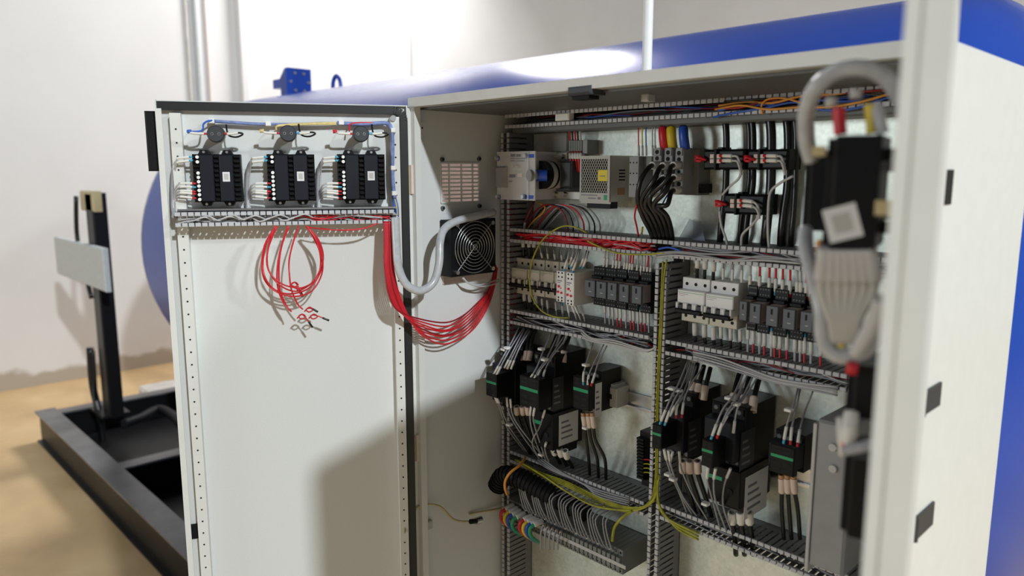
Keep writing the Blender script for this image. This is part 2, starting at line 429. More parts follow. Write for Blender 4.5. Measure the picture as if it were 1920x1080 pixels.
# ------------------------------------------------------------------ enclosure
BZ = -.2
E_ = Thing('electrical_enclosure', 'large open light grey electrical control cabinet with two doors', 'cabinet', CAB, (0, 0, BZ))
va = LW.pix(826, 340, 0).x; vb = LW.pix(897, 340, 0).x; vt = LW.pix(860, 306, 0).z; vz = LW.pix(860, 379, 0).z
E_.part('side_panel', MB().box(-.003, 0, 0, va, BZ, 1.80, 'enamel').box(-.003, 0, vb, .42, BZ, 1.80, 'enamel').box(-.003, 0, va, vb, BZ, vz, 'enamel').box(-.003, 0, va, vb, vt, 1.80, 'enamel'))
rp = E_.part('side_panel', MB().box(1.0, 1.003, 0, .42, BZ, 1.80, 'enamel_frame'))
E_.part('back_panel', MB().box(-.003, 1.003, .42, .423, BZ, 1.80, 'enamel'))
E_.part('top_panel', MB().box(-.003, 1.003, 0, .423, 1.80, 1.804, 'enamel'))
E_.part('floor_panel', MB().box(-.003, 1.003, 0, .423, BZ, BZ + .004, 'enamel'))
E_.part('plinth', MB().box(0, 1.0, .02, .42, FZ, BZ, 'skid_black'))
m = MB().box(-.003, 1.003, -.004, 0, 1.7915, 1.8065, 'lip'); m.box(-.003, 1.003, -.004, .022, 1.788, 1.7915, 'lip')
E_.part('rain_lip', m)
m = MB().box(0, .013, 0, .002, BZ, 1.788, 'enamel_frame'); m.box(.0115, .013, .002, .016, BZ, 1.788, 'enamel_frame')
E_.part('front_frame', m)
m = MB().box(.987, 1.0, 0, .002, BZ, 1.788, 'enamel_frame'); m.box(.987, .9885, .002, .016, BZ, 1.788, 'enamel_frame')
E_.part('front_frame', m)
mp = E_.part('mounting_plate', MB().box(.004, .985, .33, .333, -.12, 1.755, 'galvanised'), label='galvanised back plate')
E_.part('top_rail_shade_sheet', MB().box(.03, .98, .262, .33, 1.742, 1.765, 'grey_steel', .003).box(.002, .998, .024, .42, 1.784, 1.7915, 'grey_steel'))  # rail, plus a dark sheet standing in for shade under the roof
E_.part('hinge_channel', MB().box(-.012, 0, -.024, 0, BZ, 1.786, 'enamel_frame'))
E_.part('lock_catch', MB().pbox(CAB, 1062, 160, 1108, 178, -.007, .03, 'charcoal', .004).pbox(CAB, 1072, 178, 1104, 186, .004, .03, 'black_soft'), label='dark striker plate on the top lip')
E_.part('cable_anchor', MB().pbox(CAB, 1201, 170, 1215, 190, .1, .12, 'light_grey_plastic', .002))
for zz in (1.64, 1.05, .3):                   # hinges between frame and left door
    h = E_.part('hinge', MB().cyl((-.004, -.006, zz - .03), (-.004, -.006, zz + .03), .0055, 'brass', 10).box(-.003, .006, -.006, .0, zz - .03, zz + .03, 'blush'))
k = LW.pix(790, 240, 0)
E_.part('knockout', MB().cyl((0, k.x, k.z), (.003, k.x, k.z), .013, 'enamel', 16).cyl((.003, k.x, k.z), (.0035, k.x, k.z), .002, 'hole', 8))
# black hinge blocks and a slot on the outside of the right side panel
def rpix(px, py, X=1.003):
    d = ray(px, py); return CAM + d * ((X - CAM.x) / d.x)
for a, b in (((1727, 722), (1761, 772)), ((1713, 952), (1747, 1000))):
    xm = (a[0] + b[0]) / 2; p0 = rpix(a[0], (a[1] + b[1]) / 2); p1 = rpix(b[0], (a[1] + b[1]) / 2); zt_ = rpix(xm, a[1] + 4).z; zb_ = rpix(xm, b[1] - 4).z
    m = MB().box(1.003, 1.006, p0.y, p1.y - .004, zb_, zt_, 'charcoal'); m.cyl((1.005, p0.y + .003, zb_), (1.005, p0.y + .003, zt_), .004, 'charcoal', 12)
    E_.part('hinge', m, label='black hinge block on the right side panel')
p0 = rpix(1754, 318); p1 = rpix(1781, 383)
E_.part('grip_slot', MB().box(1.003, 1.0045, p0.y, p1.y, p1.z, p0.z, 'hole'), rp, label='black slot in the white side panel')

# doors (parts of the enclosure): a sheet with folded edges, gasket, perforated rails
def door_obj(F, mb, label):
    o = bpy.data.objects.new('door', mb.mesh('door')); COL.objects.link(o); o.parent = E_.o
    o.location = F.o - Vector((0, 0, BZ)); o.rotation_euler = (0, 0, rad(F.deg)); o['label'] = label; return o
def dsub(door, name, mb, label=None, kind=None):
    o = bpy.data.objects.new(name, mb.mesh(name)); COL.objects.link(o); o.parent = door; return tag(o, label, kind=kind)
DT = 1.790
FE = -.474
m = MB().box(FE, 0, 0, .003, BZ + .02, DT, 'enamel'); m.box(FE, FE + .0025, -.018, 0, BZ + .02, DT, 'enamel_frame')
m.box(FE, 0, -.008, 0, DT - .002, DT, 'enamel_frame'); m.box(-.0025, 0, -.010, 0, BZ + .02, DT, 'enamel_frame')
m.box(FE + .0025, FE + .011, -.0185, -.0165, BZ + .02, DT - .016, 'enamel_frame')
dL = door_obj(LD, m, 'left door, swung wide open')
gz = DT - .010; r0 = .02
arc = [(-.008 - r0 + r0 * math.sin(rad(a)), gz - r0 + r0 * math.cos(rad(a))) for a in range(0, 91, 15)]
path = [(FE + .002, gz)] + arc + [(-.008, BZ + .05)]
m = MB()
for (xa, za), (xb, zb) in zip(path[:-1], path[1:]):
    dx, dz = xb - xa, zb - za; L = math.hypot(dx, dz); nx, nz = -dz / L * .0078, dx / L * .0078
    m.prism([(xa - nx, za - nz), (xb - nx, zb - nz), (xb + nx, zb + nz), (xa + nx, za + nz)], -.013, 0, 'rubber')
dsub(dL, 'gasket', m, 'black rubber gasket')
for x0, x1, zt in ((LD.pix(323, 300, -.02).x, LD.pix(344, 300, -.02).x, DT - .024), (LD.pix(742, 640, -.02).x, LD.pix(758, 640, -.02).x, DT - .024)):
    m = MB().box(x0, x1, -.020, -.018, BZ + .03, zt, 'enamel_frame'); m.box(x0, x0 + .0015, -.018, 0, BZ + .03, zt, 'enamel_frame'); m.box(x1 - .0015, x1, -.018, 0, BZ + .03, zt, 'enamel_frame')
    rl = dsub(dL, 'perforated_rail', m)
    m = MB(); z = zt - .03
    while z > BZ + .05:
        m.cyl(((x0 + x1) / 2, -.0203, z), ((x0 + x1) / 2, -.0199, z), .0019, 'hole', 8); z -= .0255
    dsub(rl, 'rail_holes', m, kind='stuff')
# handle on the outside near the free edge, seen past it
xa = LD.pix(277, 265, .02).x
m = MB().box(xa, FE - .001, .005, .022, LD.pix(290, 321, .02).z, LD.pix(287, 209, .02).z, 'black_soft', .003).box(FE - .001, FE + .05, .004, .014, LD.pix(290, 300, .02).z, LD.pix(287, 230, .02).z, 'black_soft')
dsub(dL, 'handle', m, 'black handle housing past the free edge')
m = MB().box(FE - .002, FE + .025, -.006, .012, LD.pix(345, 1010, 0).z, LD.pix(345, 984, 0).z, 'black_soft'); dsub(dL, 'bumper', m, 'black bumper at the lower free edge')
c_ = LD.pix(737, 222, -.02); m = MB().cyl((c_.x, -.024, c_.z), (c_.x, -.02, c_.z), .006, 'metal', 12); dsub(dL, 'rail_screw', m)

m = MB().box(0, .487, 0, .017, BZ + .02, DT, 'enamel_frame', .002)
dR = door_obj(RD, m, 'right door, seen nearly edge on')
m = MB().box(.447, .4865, -.008, -.006, BZ + .03, DT - .02, 'enamel_frame').box(.447, .449, -.006, 0, BZ + .03, DT - .02, 'enamel_frame').box(.4845, .4865, -.006, 0, BZ + .03, DT - .02, 'enamel_frame')
dsub(dR, 'perforated_rail', m)
dsub(dR, 'gasket', MB().box(.43, .442, -.007, 0, BZ + .05, DT - .03, 'rubber').box(.02, .43, -.007, 0, DT - .042, DT - .03, 'rubber'), 'black rubber gasket')

# ------------------------------------------------------------------ things on the left door
def module(F, name, label, x0, x1, z0, z1, yb, yf, group, sticker=True, screws=True, end_sticker=False):
    W = x1 - x0; H = z1 - z0
    t = Thing(name, label, 'controller', F, ((x0 + x1) / 2, yb, z0), group)
    m = MB().box(x0, x1, yf + .010, yb, z0, z1, 'black', .001)
    for a, b in ((.165, .44), (.56, .845)): m.box(x0 + W * a, x0 + W * b, yf, yf + .010, z0 + .0015, z1 - .0015, 'dark_blue_black', .0012)
    t.part('housing', m)
    for a, b in ((.01, .155), (.45, .55), (.86, .985)):
        m = MB(); n = 10
        for i in range(n):
            zc = z0 + H * (i + .5) / n
            m.box(x0 + W * a, x0 + W * b, yf + .003, yf + .0105, zc - H * .021, zc + H * .021, 'black', .0006)
        t.part('terminal_comb', m)
    for a in (.22, .70):
        for top in (1, 0):
            xa = x0 + W * (a - .10); xb = x0 + W * (a + .14); zz = z1 if top else z0; sg = 1 if top else -1
            q = t.part('mounting_ear', MB().prism([(xa, zz), (xb, zz), (xb - .004, zz + sg * .008), (xa + .004, zz + sg * .008)][::sg], yf + .014, yb, 'black'))
            xm = (xa + xb) / 2
            t.part('screw', MB().cyl((xm, yf + .011, zz + sg * .004), (xm, yf + .014, zz + sg * .004), .0026, 'metal', 8), q)
    if screws:
        for i in (0, 1, 3.3, 4.2, 5.1, 6.0, 6.9, 7.8, 8.8):
            zc = z1 - H * (i + .62) / 10
            t.part('terminal_screw', MB().cyl((x0 + W * .12, yf - .0005, zc), (x0 + W * .12, yf + .004, zc), .0032, 'white_plastic', 8))
    if sticker:
        xs = x0 + W * .62
        t.part('sticker', MB().box(xs, xs + W * .15, yf - .0006, yf + .0005, z0 + H * .43, z0 + H * .63, 'paper').box(xs + W * .03, xs + W * .12, yf - .0008, yf - .0005, z0 + H * .47, z0 + H * .59, 'light_grey_plastic'), label='white sticker')
    return t
MODS = ((361, 452, 289, 379), (501, 591, 289, 377), (634, 723, 289, 375)); YF = -.042
mod_lab = ('black controller module on the door below the blue-wired buzzer', 'black controller module on the door below the yellow-wired buzzer', 'black controller module on the door below the red-wired buzzer')
BZ_lab = ('round black buzzer with a blue-tipped wire on the door', 'round black buzzer with a yellow-tipped wire on the door', 'round black buzzer with a red-tipped wire on the door')
BC = ((404, 251), (540, 250), (677, 251)); bw = ('blue_wire', 'pale_yellow', 'red_wire'); bf = ('red', 'ferrule_blue', 'ferrule_blue')
def Wl(px, py, y=-.03): return LD.w(px, py, y)
for i, (a, b, c, d) in enumerate(MODS):
    x0 = LD.pix(a, 335, YF).x; x1 = LD.pix(b, 335, YF).x; z1 = LD.pix((a + b) / 2, c, YF).z; z0 = LD.pix((a + b) / 2, d, YF).z
    module(LD, 'controller_module', mod_lab[i], x0, x1, z0, z1, -.004, YF, 'controllers on the left door')
    where = ('left', 'middle', 'right')[i]
    sx = a - 361
    for j, yy in enumerate((294, 301)):       # two upper wires
        e = (a + 1, yy); pts = [Wl(a - 35 - j * 3, 408, -.03), Wl(a - 37 + j * 3, 370, -.014), Wl(a - 36 + 3 * j, 330, -.014), Wl(a - 30, yy + 6, -.03), Wl(a - 20, yy + 2, YF + .008), Wl(*e, YF + .005)]
        wire(pts, 'light_wire', .0016, 'grey wire to the upper terminals of the %s door module' % where, 'upper terminal wires of the %s door module' % where, end=('ferrule_blue', .023))
    for j, (yy, fc) in enumerate(((344, 'red'), (351, 'ferrule_blue'), (359, 'red'), (364, 'red'), (372, 'red'))):
        pts = [Wl(a - 28 - j * 2, 410, -.03), Wl(a - 33 - j, 385 - j, -.014), Wl(a - 34 + j, 364 + j * 3, -.02), Wl(a - 26, yy - 1 + (j - 2) * -1.2, YF + .006), Wl(a + 7, yy, YF + .005)]
        wire(pts, 'light_wire', .0015, 'grey wire to the lower terminals of the %s door module' % where, 'lower terminal wires of the %s door module' % where, end=(fc, .022))
    wire([Wl(a - 33, 410, -.035), Wl(a - 37, 385, -.016), Wl(a - 38, 350, -.012), Wl(a - 36, 318, -.014), Wl(a - 30, 304, -.02)], 'grey_wire', .0042, 'thick grey cable bundle rising beside the %s door module' % where, None, name='cable_bundle', cat='cable')
    # buzzer
    cx, cy = BC[i]; p = LD.pix(cx, cy, -.055); R = .0158
    t = Thing('buzzer', BZ_lab[i], 'buzzer', LD, (p.x, 0, p.z), 'buzzers on the left door')
    t.part('body', MB().turned([(0, .0125), (.035, .0125), (.035, R), (.052, R), (.055, R - .002), (.055, .0001)], (p.x, 0, p.z), (0, -1, 0), 'charcoal', 28))
    for dx in (-.0062, .0062): t.part('terminal_screw', MB().cyl((p.x + dx, -.0555, p.z), (p.x + dx, -.054, p.z), .0028, 'metal', 10).cyl((p.x + dx, -.0558, p.z), (p.x + dx, -.0553, p.z), .0016, 'hole', 8))
    # left lead: coloured tip joined to a white marker
    o = -3 if i == 2 else 0; yb = cy - 2
    wire([Wl(cx - 50, yb - 1, -.05), Wl(cx - 38, yb + 1, -.052), Wl(cx - 14, yb + 2, -.05)], 'light_wire', .0016, 'short marked lead on the left of the %s buzzer' % ('blue-tipped', 'yellow-tipped', 'red-tipped')[i], None, end=('red', .024))
    wire([Wl(cx - 53, yb - 2, -.05), Wl(cx - 45, yb - 3, -.05)], bw[i], .0036, '%s insulated wire tip left of its buzzer' % ('blue', 'yellow', 'red')[i], None, name='wire_tip', k=1)
    # right lead, looping back behind
    q = [Wl(cx + 14, cy - 1, -.05), Wl(cx + 26, cy, -.05), Wl(cx + 45, cy - 2, -.05), Wl(cx + 51, cy + 1, -.05), Wl(cx + 40, cy + 6, -.045), Wl(cx + 27, cy + 4, -.04), Wl(cx + 22, cy - 4, -.03), Wl(cx + 20, cy - 17, -.02)]
    wire(q, 'black_wire', .0018, 'black lead looping back on the right of the %s buzzer' % ('first', 'second', 'third')[i], None, start=(bf[i], .02))
# harness along the top of the door
wire([Wl(350, 247, -.05), Wl(378, 245, -.048), Wl(382, 232, -.03), Wl(394, 226, -.02), Wl(415, 227, -.012), Wl(470, 231, -.01), Wl(540, 232, -.01), Wl(640, 231, -.01), Wl(722, 232, -.01), Wl(734, 242, -.022), Wl(735, 330, -.024), Wl(737, 372, -.024), Wl(742, 400, -.03)],
     'blue_wire', .0018, 'blue wire running along the top of the open door', None)
wire([Wl(398, 227, -.014), Wl(470, 232, -.014), Wl(500, 233, -.014)], 'lilac_sleeve', .0032, 'lilac sleeved harness on the door before the first yellow wire', None, name='wire_harness')
wire([Wl(500, 233, -.014), Wl(545, 233, -.013), Wl(600, 231, -.013), Wl(632, 231, -.013)], 'lilac_sleeve', .0026, 'lilac sleeved harness beside the yellow wires', None, name='wire_harness')
wire([Wl(632, 231, -.014), Wl(680, 233, -.014), Wl(722, 231, -.014), Wl(733, 240, -.024), Wl(736, 270, -.026), Wl(736, 330, -.026), Wl(740, 372, -.026)], 'lilac_sleeve', .0042, 'blue sleeved harness turning down the hinge side of the door', None, name='wire_harness')
for j in range(2):
    wire([Wl(518, 243, -.03), Wl(520, 236 + j, -.018), Wl(545, 233 + 2 * j, -.016), Wl(590, 231 + 2 * j, -.016), Wl(632, 230 + 3 * j, -.014)], 'pale_yellow', .0019, 'pale yellow wire along the top of the door', 'yellow wires along the top of the door')
wire([Wl(655, 246, -.03), Wl(658, 232, -.018), Wl(690, 230, -.016), Wl(712, 231, -.014)], 'red_wire', .0017, 'red wire rising from the third buzzer to the harness', None)
for j in range(3):
    wire([Wl(738 + j * 2, 372, -.026), Wl(742 + 2 * j, 388, -.03), Wl(743 + j * 2, 402 + 2 * j, -.04)], ('blue_wire', 'yellow', 'blue_wire')[j], .0015, ('blue wire splaying out at the foot of the sleeved harness', 'yellow wire splaying out at the foot of the sleeved harness', 'second blue wire beside the yellow one at the harness foot')[j], None)
for i, (a, b) in enumerate(((397, 227), (503, 232), (640, 230), (736, 245), (736, 315), (738, 362))):
    p = LD.pix(a, b, -.014)
    single('cable_clip', 'small white adhesive cable clip holding the door harness', 'clip', MB().box(p.x - .005, p.x + .005, -.019 - (.012 if i > 2 else 0), 0, p.z - .0045, p.z + .0045, 'white_plastic', .001), LD, (p.x, 0, p.z), 'cable clips on the door harness')

# ------------------------------------------------------------------ slotted wire ducts
FM = {}
def finger_mesh(depth, wd):
    key = (round(depth, 3), round(wd, 4))
    if key not in FM:
        m = MB().box(-wd / 2, wd / 2, -depth, 0, -.0009, .0009, 'duct')      # tongue running to the front
        m.box(-wd / 2 - .0008, wd / 2 + .0008, -depth - .0012, -depth + .0014, -.0012, .0062, 'duct_tip', .0006)  # hooked lip
        FM[key] = m.mesh('finger')
    return FM[key]
def duct(F, label, axis, a0, a1, c0, c1, yf, yb, root=.022, pitch=.0125, group='slotted wire ducts'):
    loc = ((a0 + a1) / 2, yb, (c0 + c1) / 2) if axis == 'x' else ((c0 + c1) / 2, yb, a0)
    t = Thing('wire_duct', label, 'wire duct', F, loc, group)
    m = MB(); yr = yb - root
    def bx(u0, u1, y0, y1, v0, v1):
        if axis == 'x': m.box(u0, u1, y0, y1, v0, v1, 'duct')
        else: m.box(v0, v1, y0, y1, u0, u1, 'duct')
    bx(a0, a1, yb - .002, yb, c0, c1); bx(a0, a1, yr, yb, c0, c0 + .0018); bx(a0, a1, yr, yb, c1 - .0018, c1)
    t.part('channel', m)
    me = finger_mesh(yr - yf, pitch * .70); n = int((a1 - a0) / pitch)
    for i in range(n):
        a = a0 + pitch * (i + .5)
        for side in (0, 1):
            c = c0 + .0009 if side == 0 else c1 - .0009
            if axis == 'x': t.inst('finger', me, (a, yr, c), (0, 0 if side == 0 else math.pi, 0))
            else: t.inst('finger', me, (c, yr, a), (0, math.pi / 2 if side == 0 else -math.pi / 2, 0))
    return t
# on the door
zt = LD.pix(535, 396, -.05).z; zb = LD.pix(535, 422, -.05).z; dx0 = LD.pix(327, 412, -.05).x; dx1 = LD.pix(744, 405, -.05).x
duct(LD, 'grey slotted wire duct across the open left door', 'x', dx0, dx1, zb, zt, -.050, 0, pitch=.0118)
p0 = LD.pix(333, 392, -.03); p1 = LD.pix(743, 389, -.03)
single('mounting_rail', 'thin bright metal rail along the top of the door duct', 'rail', MB().box(p0.x, p1.x, -.034, 0, zt + .002, zt + .0055, 'metal'), LD, (p0.x, 0, zt + .002))
for i in range(11):
    pts = [LD.M @ Vector((dx0 + .005 + (dx1 - dx0) * f, -.030 - random.uniform(0, .014), random.uniform(zb + .006, zt - .006))) for f in [j / 6 * random.uniform(.9, 1) for j in range(7)]]
    wire(pts, 'light_wire', .0016, 'grey wire lying in the door wire duct', 'grey wires in the door duct', k=4)
for i in range(6):
    pts = [LD.M @ Vector((dx0 + (dx1 - dx0) * (.52 + .075 * j), -.030 - random.uniform(0, .013), random.uniform(zb + .005, zt - .006))) for j in range(7)]
    wire(pts, 'red_wire', .0016, 'red wire lying in the right half of the door wire duct', 'red wires in the door duct', k=4)
for i in range(9):
    f0 = .05 + .055 * i
    pts = [LD.M @ Vector((dx0 + (dx1 - dx0) * (f0 + .04 * j), -.040 - (.012 if j in (1, 2) else 0) , zb + .004 + (zt - zb - .008) * (.2 + .7 * ((j * 37 + i * 53) % 100) / 100))) for j in range(4)]
    wire(pts, 'light_wire', .0017, 'light grey wire bowing out of the door wire duct', 'bowed wires in the door duct')
# red loops below the duct
YL = -.052
loops = [
 [(518, 424), (500, 455), (493, 490), (497, 520), (515, 543), (545, 551), (580, 540), (600, 512), (606, 478), (596, 448), (575, 424)],
 [(516, 424), (505, 455), (500, 485), (505, 510), (525, 535), (555, 546), (585, 530), (602, 500), (603, 470), (592, 445), (574, 424)],
 [(517, 424), (496, 460), (491, 500), (498, 528), (520, 548), (552, 556), (584, 546), (603, 515), (604, 480), (590, 445), (573, 424)],
 [(542, 424), (530, 455), (524, 485), (523, 520), (526, 548), (538, 575), (546, 584)],
 [(540, 424), (528, 460), (520, 500), (521, 540), (532, 568), (545, 582)],
 [(560, 424), (548, 460), (542, 490), (543, 520), (547, 545), (558, 570), (568, 580)],
 [(519, 424), (502, 470), (505, 510), (530, 533), (556, 541), (566, 556)],
 [(576, 424), (590, 450), (600, 475), (600, 505), (588, 528), (565, 540), (545, 535)]]
for l in loops:
    wire([Wl(a, b, YL - random.uniform(0, .012)) for a, b in l], 'red_wire', .0017, 'red wire looped and hanging below the door duct', 'red wires hanging from the door duct')
for j, (a, b, c, d) in enumerate(((566, 594, 586, 614), (580, 581, 596, 585), (588, 594, 617, 601), (552, 534, 568, 556))):
    pts = [Wl(a - 9, b + 3, YL), Wl(a, b - 5, YL - .004), Wl(a + 7, b, YL), Wl(a - 1, b + 4, YL - .003), Wl(a - 6, b - 1, YL - .004), Wl(a + 3, b - 3, YL), Wl(c, d, YL)]
    wire(pts, 'red_wire', .0014, 'red wire end tied in a small knot below the door', 'knotted red wire ends', name='wire_end', cat='wire end', end=(None, .014, 'black_wire'))
wire([Wl(577, 426, -.052), Wl(610, 430, -.056), Wl(650, 431, -.056), Wl(685, 427, -.054), Wl(706, 419, -.05)], 'red_wire', .0014, 'red wire sagging just under the right half of the door duct', 'red wires sagging under the door duct')
wire([Wl(600, 428, -.052), Wl(640, 432, -.056), Wl(680, 429, -.056), Wl(708, 419, -.05)], 'red_wire', .0013, 'red wire sagging just under the right half of the door duct', 'red wires sagging under the door duct')
# red bundle from the door into the cabinet
ends = CAB.w(931, 500, .245)
for j in range(8):
    o = (j - 3.5); s0 = Wl(727 + o * 2.0, 415, -.05); d0 = fwd(s0); d1 = fwd(ends)
    pth = [(727 + o * 2, 415), (728 + o * 2.2, 455), (729 + o * 2.4, 500), (738 + o * 2.8, 550), (757 + o * 3.2, 590 + o * 2.2), (790 + o, 614 + o * 4.6), (835, 623 + o * 5.2 + j * 7 % 5), (874 + o * 2, 608 + o * 4.4), (903 + o * 2, 576 + o * 2.5), (922 + o * 1.2, 540), (931 + o * .7, 490), (933 + o * .6, 420)]
    pts = [s0]
    for i, (a, b) in enumerate(pth[1:], 1):
        f = i / (len(pth) - 1); f = max(0, (a - 727) / 206); pts.append(deep(a, b, d0 + (d1 - d0) * min(1, f) - .02 * math.sin(math.pi * f)))
    wire(pts, 'red_wire' if j % 4 else 'dark_red', .0018, 'red wire sagging from the door duct into the cabinet', 'red wires sagging from door to cabinet')
# grey spiral hose from the door to the cabinet
s0 = Wl(741, 408, -.055); d0 = fwd(s0); e0 = CAB.w(930, 392, .24); d1 = fwd(e0)
pth = [(741, 408, 0), (743, 450, 0), (747, 500, .02), (762, 533, .08), (788, 545, .2), (812, 530, .33), (823, 495, .40), (825, 455, .43), (833, 428, .5), (860, 413, .66), (900, 404, .85), (930, 395, 1)]
d2 = fwd(LW.w(823, 495, -.075))
hp = [deep(a, b, d0 + (d2 - d0) * f) for a, b, f in ((741, 408, 0), (743, 450, 0), (747, 500, .05), (762, 533, .2), (788, 545, .5), (812, 530, .85), (823, 495, 1))] + [LW.w(a, b, y) for a, b, y in ((825, 455, -.066), (833, 430, -.056), (855, 415, -.050), (890, 406, -.045), (925, 398, -.030))]
wire(hp, 'hose', .0085, 'thick grey spiral-wrapped cable hose from door to cabinet', None, name='cable_hose', cat='hose', n=12, k=8)
for (a, b, f) in ((742, 432, 0), (760, 531, .08), (824, 470, .42)):
    c = deep(a, b, d0 + (d1 - d0) * f)

# ------------------------------------------------------------------ left side panel: vent and fan
def lp(px, py, y=0): return LW.pix(px, py, y)
x0 = lp(826, 340).x; x1 = lp(897, 340).x; z1 = lp(860, 306).z; z0 = lp(860, 379).z
t = Thing('vent_grille', 'slotted vent grille with a pale filter in the left side panel', 'vent', LW, ((x0 + x1) / 2, 0, z0))
t.part('filter_pad', MB().box(x0 + .001, x1 - .001, .0005, .002, z0 + .001, z1 - .001, 'filter'))
for i in range(11):
    zc = z0 + (z1 - z0) * i / 10
    t.part('slat', MB().box(x0, x1, -.003, -.0006, zc - .0016, zc + .0016, 'enamel'))
for f in (0, .2, .52, .82, 1): t.part('mullion', MB().box(x0 + (x1 - x0) * f - .0018, x0 + (x1 - x0) * f + .0018, -.0032, -.0006, z0, z1, 'enamel'))
for a, b in ((828, 299), (897, 298), (829, 390), (898, 386)):
    q = lp(a, b); t.part('screw', MB().cyl((q.x, 0, q.z), (q.x, -.005, q.z), .0048, 'grey_steel', 10).cyl((q.x, -.005, q.z), (q.x, -.007, q.z), .0025, 'hole', 6))
FX = -.040
x0 = lp(846, 465, FX).x; x1 = lp(929, 465, FX).x; z1 = lp(888, 411, FX).z; z0 = lp(888, 515, FX).z; cx = (x0 + x1) / 2; cz = (z0 + z1) / 2
R = min(x1 - x0, z1 - z0) / 2
t = Thing('cooling_fan', 'square black cooling fan with round wire guard on the side panel', 'fan', LW, (cx, 0, z0))
m = MB(); N = 32                              # square frame with a round bore
b0 = len(m.v)
for y in (FX, -.004):
    for i in range(N):
        a = 2 * math.pi * i / N; ca, sa = math.cos(a), math.sin(a); k = 1 / max(abs(ca), abs(sa))
        m.v.append((cx + ca * k * (x1 - x0) / 2, y, cz + sa * k * (z1 - z0) / 2))
    for i in range(N):
        a = 2 * math.pi * i / N; m.v.append((cx + math.cos(a) * R * .94, y, cz + math.sin(a) * R * .94))
for i in range(N):
    j = (i + 1) % N
    m.face((b0 + i, b0 + N + i, b0 + N + j, b0 + j), 'black'); m.face((b0 + i, b0 + j, b0 + 2 * N + j, b0 + 2 * N + i), 'black')
    m.face((b0 + N + j, b0 + N + i, b0 + 3 * N + i, b0 + 3 * N + j), 'black', True)
fb = t.part('fan_frame', m)
m = MB().cyl((cx, -.030, cz), (cx, -.006, cz), R * .36, 'black_soft', 20); t.part('hub', m)
t.part('dark_bore_disc', MB().cyl((cx, -.006, cz), (cx, -.003, cz), R * .96, 'hole', 32))  # added black disc that puts the shade of the bore into colour
for i in range(7):
    a = 2 * math.pi * i / 7; m = MB()
    ra, rb = R * .34, R * .9; da = .62
    v = [(ra, a, -.028), (rb, a + .1, -.03), (rb, a + da + .1, -.012), (ra, a + da, -.010)]
    b0 = len(m.v)
    for off in (0, .002): m.v += [(cx + r * math.cos(g), y + off, cz + r * math.sin(g)) for r, g, y in v]
    m.face((0, 1, 2, 3), 'black_soft'); m.face((7, 6, 5, 4), 'black_soft')
    for q in range(4): m.face((q, 4 + q, 4 + (q + 1) % 4, (q + 1) % 4), 'black_soft')
    t.part('blade', m)
m = MB()
for i in range(8): m.ring((cx, FX - .004, cz), R * (.10 + .118 * i), .0011, 'wire_metal', 'y', 36, 5)
for s1 in (1, -1): m.cyl((cx - s1 * R * .82, FX - .0025, cz + R * .82), (cx + s1 * R * .82, FX - .0025, cz - R * .82), .0011, 'wire_metal', 5)
t.part('wire_guard', m, label='chrome wire finger guard')
for sx in (-1, 1):
    for sz in (-1, 1): t.part('screw', MB().cyl((cx + sx * R * .84, FX, cz + sz * R * .84), (cx + sx * R * .84, FX - .007, cz + sz * R * .84), .0048, 'metal', 10))
m = MB().box(x0 + .006, x1 + .01, -.003, 0, z0 - .020, z0 + .004, 'blush'); t.part('mounting_bracket', m)
wire([LW.w(868, 520, -.03), LW.w(880, 532, -.034), LW.w(905, 537, -.034), LW.w(925, 533, -.03), LW.w(935, 528, -.02)], 'light_wire', .0018, 'pale lead curling out under the cooling fan', 'leads under the cooling fan')
wire([LW.w(866, 520, -.03), LW.w(878, 530, -.03), LW.w(900, 534, -.03), LW.w(935, 524, -.02)], 'light_wire', .0018, 'pale lead curling out under the cooling fan', 'leads under the cooling fan')
# probe on its lead at the bottom of the side panel
s0 = Wl(759, 1000, -.025); d0 = fwd(s0); e0 = LW.w(890, 976, -.05); d1 = fwd(e0)
pth = [(758, 1000), (762, 975), (778, 955), (800, 946), (825, 950), (845, 970), (860, 977), (884, 978)]
wire([deep(a, b, d0 + (d1 - d0) * i / 7) for i, (a, b) in enumerate(pth)], 'brass', .0028, 'beige sensor lead arching over the door gasket at the bottom', None, name='sensor_lead')
m = MB().cyl(LW.pix(882, 978, -.05), LW.pix(892, 977, -.05), .006, 'black', 10).cyl(LW.pix(892, 977, -.05), LW.pix(902, 974, -.05), .0085, 'metal', 10)
single('sensor_connector', 'metal-tipped black connector hanging at the end of the beige lead', 'connector', m, LW)
wire([LW.w(880, 964, -.004), LW.w(900, 960, -.006), LW.w(925, 956, -.008), LW.w(940, 953, -.01)], 'brass', .0026, 'beige lead lying low along the side panel to the duct', None)
m = MB().pbox(LW, 798, 978, 812, 994, -.01, 0, 'light_grey_plastic', .002); single('grey_bracket', 'small pale bracket low on the left side panel', 'bracket', m, LW)

